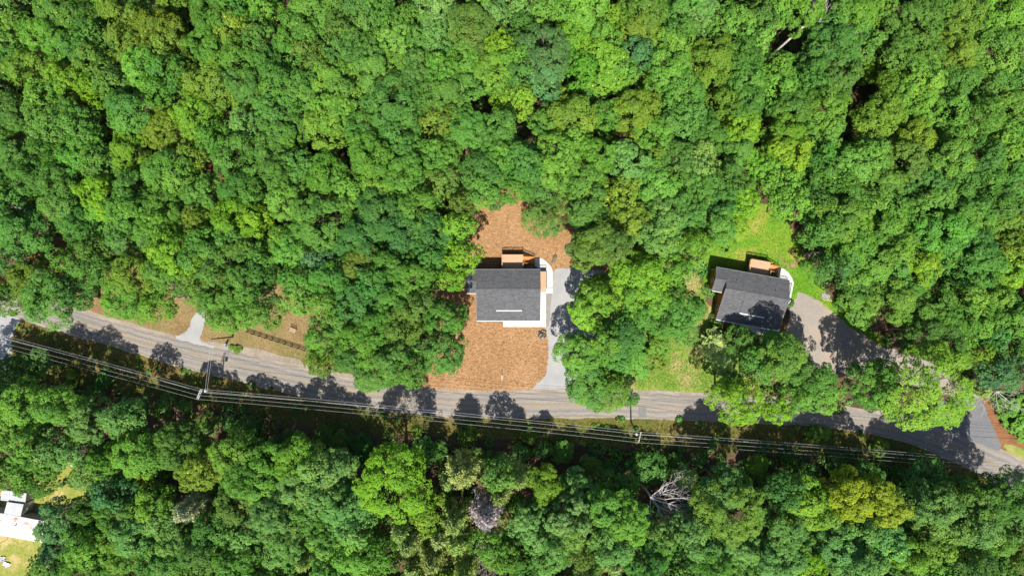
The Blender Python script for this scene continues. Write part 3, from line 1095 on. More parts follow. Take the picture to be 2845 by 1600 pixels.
o = MB()
o.tube([(0, 0, 0), (0, 0, .35), (0, 0, .36)], [.55, .62, .6], 18)
o = o.build('paddling_pool', M['blue'])
o.location = P(110, 1423)
tag(o, 'small round blue paddling pool in the shade by the mobile home', 'paddling pool')
t = thing('garbage_bin', 'dark green wheeled bin on the bare soil east of the sheds', 'bin', P(181, 1341), R(35))
m = MB()
m.add([(-.25, -.3, 0), (.25, -.3, 0), (.25, .3, 0), (-.25, .3, 0), (-.32, -.4, 1.0), (.32, -.4, 1.0), (.32, .4, 1.0), (-.32, .4, 1.0)],
      [(0, 3, 2, 1), (4, 5, 6, 7), (0, 1, 5, 4), (1, 2, 6, 5), (2, 3, 7, 6), (3, 0, 4, 7)])
m.build('body', M['green'], t)
MB().span(-.35, .35, -.45, .43, 1.003, 1.07).build('lid', M['green'], t)
for x in (-.3, .3):
    MB().tube([(x - .04, .36, .12), (x + .04, .36, .12)], .12, 12).build('wheel', M['black'], t)
t = thing('plastic_chair', 'white plastic chair at the tip of the bare soil clearing', 'chair', P(204, 1292), R(20))
MB().span(-.26, .26, -.25, .25, .4, .44).build('seat', M['white'], t)
m = MB()
m.span(-.26, .26, .25, .29, .4, .92)
m.build('backrest', M['white'], t)
for x in (-.23, .23):
    for y in (-.22, .22):
        MB().span(x - .025, x + .025, y - .025, y + .025, 0, .4).build('leg', M['white'], t)


def crumpled(name, label, cat, loc, s, rz, mat, seed):
    from mathutils import noise as mn
    m = MB()
    n = 14
    for j in range(n + 1):
        for i in range(n + 1):
            u, v = i / n - .5, j / n - .5
            z = .18 + .35 * mn.noise(Vector((u * 3 + seed, v * 3, seed))) + .1 * mn.noise(Vector((u * 9, v * 9 + seed, 0)))
            e = 1 + .25 * mn.noise(Vector((u * 4, seed, v * 4)))
            m.v.append((u * s[0] * e, v * s[1] * e, max(.02, z)))
    m.f = [(j * (n + 1) + i, j * (n + 1) + i + 1, (j + 1) * (n + 1) + i + 1, (j + 1) * (n + 1) + i) for j in range(n) for i in range(n)]
    o = m.build(name, mat)
    o.location = loc
    o.rotation_euler = (0, 0, rz)
    sm = o.modifiers.new('thick', 'SOLIDIFY')
    sm.thickness = .03
    return tag(o, label, cat)


crumpled('tarpaulin', 'crumpled pale blue grey tarpaulin at the edge of the trailer lawn', 'tarpaulin', P(8, 1551), (1.2, .9), .2, M['greymetal'], 1.3)
crumpled('tarpaulin', 'crumpled white tarpaulin lower on the trailer lawn', 'tarpaulin', P(19, 1566), (1.4, .9), -.3, M['white'], 4.1)
crumpled('tarpaulin', 'white sheet lying in the shade between sheds and porch', 'tarpaulin', P(84, 1410), (.9, .6), .5, M['white'], 6.7)

# ------------------------------------------------------------------ utility poles and wires
def utility_pole(label, base, top, h, arms=(), cans=(), extra=()):
    b = P(*base)
    tp = P(*top, h)
    t = thing('utility_pole', label, 'utility pole', b)
    MB().tube([(0, 0, 0), tuple(tp - b)], [.17, .11], 10).build('pole', M['pole'], t)
    for a, c, z in arms:
        p0, p1 = P(*a, z) - b, P(*c, z) - b
        ar = MB().bar(p0, p1, .11, .14).build('crossarm', M['arm'], t)
        ins = MB()
        for f in (.04, .33, .67, .96):
            q = p0.lerp(p1, f)
            ins.tube([q + Vector((0, 0, .07)), q + Vector((0, 0, .15)), q + Vector((0, 0, .25))], [.03, .05, .03], 8)
        ins.build('insulator', M['white'], ar)
    for c, z in cans:
        p0 = P(*c, z) - b
        cn = MB().tube([p0 - Vector((0, 0, .5)), p0 + Vector((0, 0, .4)), p0 + Vector((0, 0, .5))], [.27, .27, .18], 14).build('transformer', M['greymetal'], t)
        MB().tube([p0 + Vector((.1, 0, .5)), p0 + Vector((.14, 0, .78))], .05, 8).build('bushing', M['white'], cn)
        MB().bar(p0, (tp - b) * ((z - .1) / h), .06, .08).build('bracket', M['arm'], t)
    return t


ZC = 10.4
utility_pole('leaning utility pole with twin bleached crossarms beside the western road bend', (616, 1069), (555, 1096), 10.6,
             [((558, 1080.5), (546.5, 1108.5), ZC), ((562, 1081.5), (550.5, 1109.5), ZC)], [((573, 1085), 9.0)])
utility_pole('utility pole with one bleached crossarm and grey transformer on the verge', (1753, 1171), (1776, 1214), 10.6,
             [((1781, 1199), (1774, 1229.5), ZC)], [((1768, 1205), 9.3)])
utility_pole('plain utility pole without crossarms standing on the dry lawn by the mailbox', (647, 936), (586, 942), 10.2, [], [])
utility_pole('utility pole with one crossarm beyond the eastern road bend', (2960, 1268), (3060, 1320), 10.6,
             [((3062, 1305), (3056, 1332), ZC)], [])


def wire(label, pts, group, sag=.7, rad=.018):
    m = MB()
    path = []
    for (a, b) in zip(pts[:-1], pts[1:]):
        n = 26
        for i in range(n):
            s = i / n
            p = a.lerp(b, s)
            p.z -= 4 * sag * s * (1 - s) * ((b - a).length / 60) ** 2
            path.append(p)
    path.append(pts[-1])
    o = m.tube(path, rad, 5).build('power_line', M['wire'], None, True)
    return tag(o, label, 'power line', group)


GW = 'power lines strung along the road'
def line(pl, pc, pr, pe, z0):
    return [P(*pl, z0), P(*pc, z0), P(*pr, z0), P(*pe, z0)]
wire('bright power line strung nearest the road of the pole to pole wires', line((-260, 862), (558.5, 1080.5), (1780.5, 1200), (3062, 1305), ZC + .25), GW)
wire('second power line from the road, close beside the roadside one', line((-260, 868), (556, 1086), (1779, 1207), (3060.5, 1312), ZC + .25), GW)
wire('third power line from the road with a clear gap either side', line((-260, 884), (551.5, 1098), (1776.5, 1218), (3058.5, 1321), ZC + .25), GW)
wire('power line strung on the woods side, outermost of the pole to pole wires', line((-260, 897), (547, 1108.5), (1774.5, 1229), (3056.5, 1331), ZC + .25), GW)
wire('thicker low cable bundle slung beneath the pole to pole wires', line((-260, 872), (565, 1090), (1771, 1206), (3040, 1309), 7.6), GW, .9, .03)
GS = 'service wires crossing the road to the plain pole'
wire('service wire crossing the road, western of the two to the plain pole', [P(586, 945, 10.0), P(570, 1085, 9.8)], GS, .3, .022)
wire('service wire crossing the road, eastern of the two to the plain pole', [P(594, 945, 9.6), P(575, 1086, 9.4)], GS, .3, .022)
TREES = """
28,22,40c 165,36,50l 65,75,42l 138,105,55l 20,70,35m 22,130,40c 240,60,45m 245,18,40l 282,110,45m 225,130,50m 262,172,45m 331,30,55y 356,122,42y 428,28,35c 478,15,35y 442,95,62y 465,140,45y 588,38,60m 660,15,45m 650,82,55y 580,135,60m 665,170,55m 678,243,50m 588,230,66y 522,205,38y 476,207,48m 398,195,58l 442,250,45l 325,238,48m 368,312,58m 97,202,55y 55,178,42m 190,222,50L 262,252,38L 125,268,48l 145,326,60m 42,310,55m 215,330,46m 288,310,28m 546,320,58L 480,285,35m 455,355,52y 684,292,35l 678,340,40c 352,385,34L 143,390,45m 243,382,45m 15,360,40m 600,388,40m
735,18,40l 730,115,45m 866,35,65l 940,28,40m 826,92,52m 797,152,38m 735,178,40m 866,160,46o 770,225,55m 1005,45,55m 1062,38,40m 960,95,45o 1000,130,58m 1042,195,60m 955,145,42m 1103,125,58l 1138,58,45m 1215,25,60c 1215,88,50c 1110,180,40l 1166,120,42m 1164,188,55m 1230,195,55m 1310,68,58o 1318,118,48o 1370,50,40c 1345,5,40l 1290,170,50m 1388,132,38L 1374,195,55l 1380,238,35m 1305,232,45m 1235,262,66m 1195,285,45m 1085,290,74m 925,222,60l 890,178,35l 950,260,55l 850,262,55m 918,312,55l 905,355,58l 772,310,55m 780,365,58m 1012,367,50m 1120,367,58m 1216,342,42y 1305,365,55m 1388,367,50m 1395,280,32L
1445,20,45c 1518,15,40l 1615,35,72l 1698,66,40L 1790,35,62y 1780,85,50y 1902,28,60m 1940,45,50c 1880,95,45m 2037,82,62l 2106,50,45m 2084,15,35m 1450,85,42m 1518,155,75b 1510,222,46b 1438,168,40l 1588,115,50L 1670,112,45l 1764,152,45b 1684,178,70L 1620,195,45l 1726,212,42l 1864,125,58l 1864,200,62l 1795,228,28y 1974,175,62y 2057,172,55m 2098,118,45l 2070,228,55m 1450,218,40m 1450,276,40L 1554,275,35y 1623,268,35m 1593,326,62y 1510,342,38m 1681,320,38m 1767,312,60y 1905,265,62m 1890,331,68m 2000,290,45y 2070,298,50m 1822,372,50l 1960,372,50m 2057,370,55L 1692,386,25m 1598,392,42l
2150,28,45l 2230,30,55l 2368,42,65l 2430,22,45l 2305,78,45m 2362,85,50m 2542,65,70m 2670,55,58y 2616,18,40l 2780,50,65l 2310,130,60m 2395,128,42m 2152,192,45l 2265,165,45m 2326,215,60m 2257,222,50m 2423,193,32L 2525,165,68l 2547,235,62l 2638,160,55y 2657,230,60m 2768,143,68l 2780,215,55m 2470,226,38y 2547,280,55l 2437,330,58y 2533,337,50l 2287,312,60l 2202,304,50m 2160,248,45l 2287,362,48l 2183,372,50l 2630,318,50l 2727,318,55l 2710,265,45m 2810,298,50l 2533,382,50y 2657,382,45l 2768,382,50l 2417,388,42y 2825,228,40l
50,433,50m 146,428,42m 221,441,50l 290,455,48m 367,425,50L 470,478,60l 540,435,38y 662,436,60m 670,532,55m 574,543,52l 83,490,50m 33,533,45m 166,516,50m 193,570,62m 284,545,62L 372,525,50m 372,592,62m 304,600,45l 455,570,50m 455,622,50m 557,604,42y 657,607,58L 706,612,40L 221,622,50d 42,577,45d 69,648,62m 359,650,55m 483,712,60L 345,698,30h 566,718,55m 566,662,40m 657,718,55m 648,660,40m 207,726,48l 270,698,38m 262,756,45m 367,767,58y 470,767,55l 607,767,45m 676,780,50m 50,730,45d 130,695,30o 95,783,55y 8,790,40y
22,830,45m 135,825,66m 215,815,40d 345,828,58l 380,862,32l 442,845,42l 620,840,60l 566,820,38l 635,885,42l 690,850,46l
69,1125,60l 165,1125,50l 28,1175,45l 235,1160,55c 345,1155,45c 40,1030,50d 110,1010,40d
760,433,55m 800,405,40l 788,485,50m 904,488,62m 835,465,45m 1028,440,64m 1125,425,50m 1120,483,55l 1222,428,55m 1235,505,45o 1285,570,38o 1346,483,60m 1335,530,48l 1387,436,50m 1378,550,32m 976,524,48l 1056,520,50l 1125,520,42l 788,555,50l 888,620,84m 1056,588,62d 1166,580,55m 1000,662,60d 1112,648,60d 1208,643,50d 1268,635,46L 1277,718,48L 1258,768,38L 1202,712,45d 1083,745,55m 1008,732,55o 815,698,52l 788,660,40l 890,726,45b 725,598,35L 918,767,55m 835,778,45m 727,717,40m 1152,767,50m 1042,786,45d 725,767,40d
740,858,48m 833,829,45l 906,844,45l 1004,839,64d 1092,829,50m 1116,898,55o 1175,849,45o 1232,883,52m 1232,985,58m 1004,961,58l 906,956,50l 896,1008,40y 1053,1030,56m 984,995,55d 1092,995,52m 1136,1026,46m 1024,1058,34m 955,898,52m 1043,907,55m
1455,450,58m 1546,436,62l 1438,525,38m 1518,522,50d 1514,600,50m 1657,433,55l 1615,497,60l 1629,560,60m 1629,600,46m 1748,455,56c 1725,538,48y 1822,518,62l 1822,428,40y 1886,433,50m 1946,455,62c 2043,422,50m 1933,524,62m 2030,510,55m 2098,450,50l 1913,577,55m 1836,607,58c 2000,570,50d 2057,560,50L 1753,615,50y 1836,657,64c 1988,629,52m 1643,676,56o 1698,682,50o 1615,690,36b 1933,690,50l 1919,657,40y 1781,772,68L 1864,745,46l 1665,788,30L 2045,592,38L
1642,858,62L 1656,829,45l 1607,985,56l 1627,1073,58m 1690,1088,50y 1715,985,50m 1734,932,54d 1690,945,42l 1788,829,62l 1764,880,46m 1890,873,58m 1837,898,38m 1910,927,32m 2008,995,46p 1988,956,42p 2062,945,40m 2105,1005,45m 2052,1112,60L 2037,1073,40d 1752,1107,22m 1835,960,30l
2172,990,56l 2148,948,34l 2255,1048,56m 2280,1103,48l 2216,1100,38l 2148,1132,36L 2192,1140,18b 2428,1064,58l 2455,1030,34l 2411,1103,32m 2574,1090,112L 2597,922,74m 2646,883,58m 2475,829,58l 2572,839,60m 2395,876,36l 2372,832,34l 2695,898,50l 2646,985,46l 2704,981,38L 2792,873,60l 2817,961,50m 2743,932,40d 2758,1030,46b 2817,1034,48b 2729,1085,28p 2670,829,50l 2743,829,50l
2188,436,60L 2265,436,48m 2271,491,45m 2155,497,50l 2183,555,50l 2258,555,38m 2381,463,62l 2409,428,45l 2326,505,42m 2437,510,58l 2505,441,65o 2630,450,58l 2561,505,55m 2726,450,60m 2782,425,50l 2809,510,55m 2721,505,50m 2575,571,60l 2644,519,45m 2671,579,55m 2768,579,62m 2354,555,55l 2326,607,60l 2409,571,50l 2464,588,48l 2450,635,60l 2354,648,55l 2278,640,48m 2616,643,65m 2699,621,55l 2782,629,55y 2541,643,40m 2368,693,60l 2478,698,60l 2602,698,50m 2685,690,55d 2795,698,50y 2302,676,34m 2272,742,34m 2326,740,40d 2409,745,60l 2533,740,60L 2478,759,48c 2713,731,62m 2671,781,45m 2795,753,52L 2381,786,42m 2519,786,55m
83,1236,58l 33,1269,45c 152,1250,50c 105,1291,50l 229,1250,48c 110,1343,42m 41,1316,40o 262,1305,48c 220,1325,26m 298,1274,40l 381,1263,58l 386,1319,34Y 505,1241,60m 442,1255,45m 566,1297,60y 649,1269,58l 676,1332,52m 317,1366,50b 428,1393,48l 538,1407,46h 593,1380,35l 649,1407,55o 248,1415,42m 166,1448,58b 235,1462,38l 331,1429,52m 469,1435,50c 298,1490,38y 386,1484,60c 483,1490,52c 593,1476,58m 690,1476,50c 179,1517,52b 262,1517,58l 359,1531,58l 455,1545,60m 566,1531,58m 662,1545,58m 152,1567,48m 235,1573,55l 317,1582,45m 428,1586,45m 552,1586,50l 635,1592,45m
739,1283,55l 821,1269,58l 877,1297,50c 733,1344,52l 835,1352,55c 932,1305,55c 1088,1335,100L 1208,1255,28m 1285,1310,56p 1249,1338,34p 1387,1316,46l 1387,1366,42p 904,1366,55c 960,1415,60c 766,1426,58c 863,1415,50m 794,1470,55c 904,1462,55m 987,1457,50c 1352,1421,52g 1180,1421,50y 1263,1440,48p 1120,1462,45p 1222,1484,42p 1037,1476,25l 1272,1498,50p 1203,1545,48p 1139,1498,45p 987,1531,60l 904,1504,45c 780,1509,58c 857,1545,38p 1056,1537,45m 918,1567,50m 752,1560,30p 1028,1581,45l 1147,1578,32p 1360,1504,45l 1396,1545,46l 1291,1581,40p 794,1588,45m 1194,1590,35p
1440,1325,38p 1513,1346,52L 1599,1366,52c 1684,1346,40m 1740,1355,38m 1808,1297,42d 1905,1333,42p 2015,1355,56c 2106,1291,26L 2037,1420,90y 1698,1421,60l 1739,1448,58l 1588,1435,58c 1491,1462,60c 1601,1476,55c 1789,1462,32L 1698,1509,58c 1830,1470,36c 1905,1476,52c 1836,1509,45m 1946,1504,64c 1519,1531,58c 1615,1531,42o 1698,1553,44p 1795,1573,55m 1891,1567,50m 2043,1517,58c 1974,1564,55m 2070,1564,60c 1519,1584,38p 1450,1545,40m 1629,1584,40m 1455,1592,40m 1444,1415,34m
2174,1355,50d 2230,1393,68L 2271,1415,48l 2354,1377,64Y 2450,1399,66Y 2464,1443,32Y 2588,1407,58c 2519,1435,28p 2699,1393,62m 2616,1448,60c 2699,1462,60c 2795,1379,58m 2817,1448,52c 2754,1498,55m 2381,1462,45c 2450,1504,60c 2326,1517,62c 2174,1462,58c 2202,1504,45m 2588,1517,55y 2519,1545,52l 2381,1564,64c 2243,1578,56L 2161,1553,60c 2505,1586,45c 2685,1559,58m 2809,1545,55y 2602,1581,50l 2754,1586,50m 2575,1343,62d 2409,1325,36d
"""
# ------------------------------------------------------------------ trees
R0, H0 = 4.0, 16.0           # size every crown pattern is built at


def fib_dirs(n, zmin, rng, jit=.18):
    i = np.arange(n) + .5
    z = 1 - (1 - zmin) * i / n
    a = i * 2.399963 + rng.uniform(0, 6.28)
    d = np.c_[np.cos(a) * np.sqrt(np.maximum(0, 1 - z * z)), np.sin(a) * np.sqrt(np.maximum(0, 1 - z * z)), z]
    d += rng.normal(0, jit, d.shape)
    return d / np.linalg.norm(d, axis=1)[:, None]


def leaf_quads(cen, nrm, size, rng, aspect=1.0, tilt=.3):
    """one small leaf-spray quad per centre, facing roughly along nrm"""
    n = len(cen)
    nn = nrm + rng.normal(0, tilt, (n, 3))
    nn /= np.linalg.norm(nn, axis=1)[:, None]
    u = np.cross(nn, rng.normal(0, 1, (n, 3)))
    u /= np.linalg.norm(u, axis=1)[:, None]
    w = np.cross(nn, u)
    s = size * rng.uniform(.7, 1.3, (n, 1)) * .5
    bend = nn * s * .35
    v = np.stack([cen - u * s * aspect - bend, cen - w * s * .8, cen + u * s * aspect - bend, cen + w * s * .8], 1)
    return v.reshape(-1, 3)


def mesh_from_quads(name, v, tint, mat, colour=None):
    n = len(v) // 4
    me = bpy.data.meshes.new(name)
    me.vertices.add(len(v))
    me.vertices.foreach_set('co', v.astype(np.float32).ravel())
    me.loops.add(4 * n)
    me.loops.foreach_set('vertex_index', np.arange(4 * n, dtype=np.int32))
    me.polygons.add(n)
    me.polygons.foreach_set('loop_start', np.arange(0, 4 * n, 4, dtype=np.int32))
    me.polygons.foreach_set('loop_total', np.full(n, 4, dtype=np.int32))
    me.update(calc_edges=True)
    a = me.attributes.new('tint', 'FLOAT', 'FACE')
    a.data.foreach_set('value', tint.astype(np.float32))
    if colour is not None:
        a = me.attributes.new('leaf_colour', 'FLOAT_COLOR', 'FACE')
        a.data.foreach_set('color', np.c_[colour, np.ones(n)].astype(np.float32).ravel())
    me.materials.append(mat)
    return me


def crown_arrays(seed, nl=18, ns=12, nq=44, lobe=1.42, small=.62, leaf=.25, droop=0.0, flat=1.0):
    rng = np.random.default_rng(seed)
    zc, V = 10.3, 4.6 * flat
    ph = rng.uniform(0, 6.28, 4)
    am = rng.uniform(.05, .16, 4)
    d = fib_dirs(nl, -.42, rng)
    th = np.arctan2(d[:, 1], d[:, 0])
    out = 1 + sum(am[k] * np.sin((k + 1) * th + ph[k]) for k in range(4))
    rad = rng.uniform(.86, 1.08, nl) * out
    L = np.c_[d[:, 0] * (R0 - lobe * .75) * rad, d[:, 1] * (R0 - lobe * .75) * rad, zc + d[:, 2] * (V - lobe * .55) * rng.uniform(.82, 1.12, nl)]
    lr = lobe * rng.uniform(.75, 1.25, nl)
    cs, nrms, tn = [], [], []
    for i in range(nl):
        e = fib_dirs(ns, -.5, rng, .25)
        e = e + d[i] * .55
        e /= np.linalg.norm(e, axis=1)[:, None]
        S = L[i] + e * (lr[i] * rng.uniform(.72, 1.05, (ns, 1))) * np.array([1, 1, .78])
        sr = small * rng.uniform(.7, 1.35, ns)
        ltint = rng.normal(0, .085)
        for j in range(ns):
            q = rng.normal(0, 1, (nq, 3)) + e[j] * .8 + np.array([0, 0, .7])
            q /= np.linalg.norm(q, axis=1)[:, None]
            cs.append(S[j] + q * sr[j] * rng.uniform(.8, 1.02, (nq, 1)) * np.array([1, 1, .7]))
            nrms.append(q * .5 + e[j] * .3 + np.array([0, 0, .62]))
            tn.append(np.clip(.5 + ltint + rng.normal(0, .06) + rng.normal(0, .075, nq), 0.02, .93))
    # inner foliage closing most of the crown, core shade put into its darker tint
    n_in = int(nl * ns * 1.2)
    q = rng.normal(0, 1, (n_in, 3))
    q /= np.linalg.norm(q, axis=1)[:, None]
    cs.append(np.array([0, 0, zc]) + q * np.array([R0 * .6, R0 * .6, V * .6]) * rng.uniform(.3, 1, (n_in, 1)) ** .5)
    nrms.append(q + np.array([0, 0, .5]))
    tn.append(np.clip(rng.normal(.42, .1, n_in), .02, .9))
    cen, nrm, tint = np.vstack(cs), np.vstack(nrms), np.concatenate(tn)
    fl = rng.random(len(tint)) < .0025
    tint[fl] = 1.0
    v = leaf_quads(cen, nrm, leaf, rng)
    return v, tint


def pine_arrays(seed, nb=90, nq=105):
    """soft fuzzy crown of radiating needle sprays"""
    rng = np.random.default_rng(seed)
    cs, dr, tn = [], [], []
    for i in range(nb):
        t = (i + rng.random()) / nb
        z = 5.5 + 10.2 * t
        rr = R0 * (1 - t) ** .55 * rng.uniform(.72, 1.08) + .2
        a = i * 2.4 + rng.normal(0, .3)
        dv = np.array([math.cos(a), math.sin(a), .28])
        b0 = np.array([0, 0, z])
        s = rng.uniform(.25, 1, nq) ** .7
        wob = rng.normal(0, .3, (nq, 3)) * (s[:, None] * .7 + .3)
        cs.append(b0 + dv * (s * rr)[:, None] + wob)
        dd = dv + rng.normal(0, .55, (nq, 3)) + np.array([0, 0, .2])
        dr.append(dd / np.linalg.norm(dd, axis=1)[:, None])
        tn.append(np.clip(.5 + rng.normal(0, .06) + rng.normal(0, .13, nq), .02, .93))
    cen, d, tint = np.vstack(cs), np.vstack(dr), np.concatenate(tn)
    n = len(cen)
    u = np.cross(d, rng.normal(0, 1, (n, 3)))
    u /= np.linalg.norm(u, axis=1)[:, None]
    ln = rng.uniform(.28, .5, (n, 1))
    w = u * rng.uniform(.07, .14, (n, 1))
    v = np.stack([cen - d * ln * .5 - w * .6, cen + d * ln * .1 - w, cen + d * ln * .8, cen + d * ln * .1 + w], 1)
    return v.reshape(-1, 3), tint


CR_SPEC = [dict(seed=21), dict(seed=22, nl=22, lobe=1.2), dict(seed=23, nl=15, lobe=1.55, ns=17), dict(seed=24, nl=20, small=.54, leaf=.24),
           dict(seed=25, nl=16, lobe=1.6, small=.76, leaf=.27), dict(seed=26, nl=24, lobe=1.12, ns=13), dict(seed=27, nl=14, lobe=1.55, small=.66), dict(seed=28, nl=19, flat=.85),
           dict(seed=29, nl=21, small=.5, ns=16, nq=34, leaf=.23), dict(seed=30, nl=17, lobe=1.5, flat=1.1)]
CROWNS = [crown_arrays(**s) for s in CR_SPEC]
BIG = crown_arrays(41, nl=46, ns=12, nq=32, lobe=.95, small=.36, leaf=.155)          # for very broad trees, finer sprays
CROWNS.append(BIG)
PINES = [pine_arrays(51), pine_arrays(52, 110, 90)]
LOD = [crown_arrays(60 + i, nl=14, ns=11, nq=22, lobe=1.5, small=.66, leaf=.36) for i in range(5)]
CROWN_ME = [mesh_from_quads('crown', v, t_, M['leaf']) for v, t_ in CROWNS]
PINE_ME = [mesh_from_quads('crown', v, t_, M['leaf']) for v, t_ in PINES]


def trunk_mb(seed, pine=False):
    rng = random.Random(seed)
    m = MB()
    lean = (rng.uniform(-.3, .3), rng.uniform(-.3, .3))
    top = 15.0 if pine else 10.5
    m.tube([(0, 0, -.2), (lean[0] * .2, lean[1] * .2, 1.2), (lean[0] * .5, lean[1] * .5, 5), (lean[0], lean[1], top)], [.34, .24, .19, .07], 9)
    if not pine:
        for i in range(7):
            z = 5.2 + i * .75
            a = i * 2.4 + rng.uniform(-.4, .4)
            f = z / 10.5
            s = Vector((lean[0] * f, lean[1] * f, z))
            ln = rng.uniform(1.7, 2.6)
            e = s + Vector((math.cos(a) * ln, math.sin(a) * ln, rng.uniform(1.4, 3)))
            mid = s.lerp(e, .5) + Vector((0, 0, -.25))
            m.tube([s, mid, e], [.1, .075, .03], 6)
            for k in (-1, 1):
                e2 = e + Vector((math.cos(a + k * .8) * .9, math.sin(a + k * .8) * .9, .8))
                m.tube([mid.lerp(e, .5), e2], [.05, .015], 5)
    return m


_t = [trunk_mb(s).build('trunk', M['bark'], None, True) for s in (1, 2, 3)] + [trunk_mb(4, True).build('trunk', M['bark'], None, True)]
TRUNK_ME = [o.data for o in _t]
for o in _t:
    bpy.data.objects.remove(o)

COL = {'m': (.064, .156, .022), 'l': (.089, .196, .023), 'L': (.112, .225, .016), 'y': (.098, .165, .017), 'Y': (.165, .212, .013), 'd': (.050, .132, .024),
       'b': (.062, .145, .045), 'p': (.27, .36, .11), 'g': (.40, .35, .34), 'h': (.36, .40, .25), 'c': (.096, .200, .040), 'o': (.080, .138, .020)}  # d: deep green, also shade put into the colour of some verge-edge crowns
COLNAME = {'m': 'mid green', 'l': 'light green', 'L': 'bright lime green', 'y': 'olive yellow-green', 'Y': 'golden yellow', 'd': 'deep green', 'b': 'bluish green', 'p': 'pale feathery green',
           'g': 'grey leafless', 'h': 'grey-green half leafless', 'c': 'cool green', 'o': 'dull olive'}
NUM = ['', 'first', 'second', 'third', 'fourth', 'fifth', 'sixth', 'seventh', 'eighth', 'ninth', 'tenth', 'eleventh', 'twelfth']

trees = []
for tok in TREES.split():
    x, y, rc = tok.split(',')
    trees.append((float(x), float(y), float(rc[:-1]), rc[-1]))


def vary(c, rng, amt=.09):
    k = 1 + rng.normal(0, amt)
    return (max(.01, c[0] * k * (1 + rng.normal(0, .07))), max(.01, c[1] * k), max(.006, c[2] * k * (1 + rng.normal(0, .12))))


def tree_size(r, c, rng, low, south=False):
    rm = r * K * .9
    h = (15.5 + 1.25 * rm) * rng.uniform(.93, 1.07)
    if south:
        h *= 1.04
    if c in 'p':
        h *= .95
    if r < 36:
        h = 6.5 + r * .17
    if low:
        h = low
    zc = .7 * h
    return r * K * (H - zc) / H, h


# heights of the few low trees (young growth, understorey on the shaded north edge)
LOW = {(2062, 945): 11, (2105, 1005): 15, (1599, 1366): 14, (1684, 1346): 12, (1740, 1355): 11, (1808, 1297): 8, (1905, 1333): 9, (1513, 1346): 17, (1518, 522): 11, (2008, 995): 6, (1988, 956): 6, (1752, 1107): 8, (40, 1030): 9, (110, 1010): 7, (2409, 1325): 9, (2575, 1343): 13, (130, 695): 5, (1715, 985): 10, (1835, 960): 5, (1910, 927): 6, (2302, 676): 7, (2272, 742): 8,
       (2729, 1085): 7, (2037, 1073): 9, (1514, 600): 12, (2372, 832): 9, (2395, 876): 9, (1919, 657): 7, (1208, 1255): 8, (2106, 1291): 8, (1733, 932): 14, (380, 862): 9, (2192, 1140): 8, (1642, 858): 14, (1607, 985): 14, (1627, 1073): 12, (1690, 1088): 11}

rank_r = sorted([t for t in trees if t[3] not in 'pgh'], key=lambda t: -t[2])
KEEP = set((t[0], t[1]) for t in rank_r[:300])
LAB = []                 # (object, colour word, size word, apparent px, kind)
mass_v, mass_t, mass_c = [], [], []
rng = np.random.default_rng(77)


def add_mass(px, py, r, c, low=None, lod=None):
    rr_, h = tree_size(r, c, rng, low, py > 1105 + max(0, px - 500) * .09)
    v, t_ = LOD[rng.integers(len(LOD))]
    a = rng.uniform(0, 6.28)
    s = np.array([rr_ / R0, rr_ / R0, h / H0]) * 1.02
    p = P(px, py, .7 * h)
    q = v * s
    ca, sa = math.cos(a), math.sin(a)
    q = np.c_[q[:, 0] * ca - q[:, 1] * sa + p.x, q[:, 0] * sa + q[:, 1] * ca + p.y, q[:, 2]]
    mass_v.append(q)
    mass_t.append(t_)
    mass_c.append(np.tile(vary(COL[c], rng), (len(t_), 1)))


for (px, py, r, c) in trees:
    low = LOW.get((px, py))
    if c not in 'pgh' and (px, py) not in KEEP:
        add_mass(px, py, r, c, low)
        continue
    rr_, h = tree_size(r, c, rng, low, py > 1105 + max(0, px - 500) * .09)
    ztop = .7 * h
    p = P(px, py, ztop)
    kind = {'p': 'pine_tree', 'g': 'dead_tree', 'h': 'dead_tree'}.get(c, 'broadleaf_tree')
    t = bpy.data.objects.new(kind, None)
    C.objects.link(t)
    t.location = (p.x, p.y, 0)
    t.rotation_euler = (0, 0, rng.uniform(0, 6.28))
    t.scale = (rr_ / R0, rr_ / R0 * rng.uniform(.94, 1.06), h / H0)
    t.empty_display_size = .5
    if c in 'pgh':
        me = PINE_ME[rng.integers(2)]
    elif r > 72:
        me = CROWN_ME[-1]
    else:
        me = CROWN_ME[rng.integers(len(CROWN_ME) - 1)]
    cr = bpy.data.objects.new('crown', me)
    C.objects.link(cr)
    cr.parent = t
    cr.color = (*vary(COL[c], rng), 1)
    tk = bpy.data.objects.new('trunk', TRUNK_ME[3 if c in 'pgh' else rng.integers(3)])
    C.objects.link(tk)
    tk.parent = t
    LAB.append((t, COLNAME[c], 'broad' if r >= 60 else ('small' if r < 42 else 'medium'), px, py, kind))

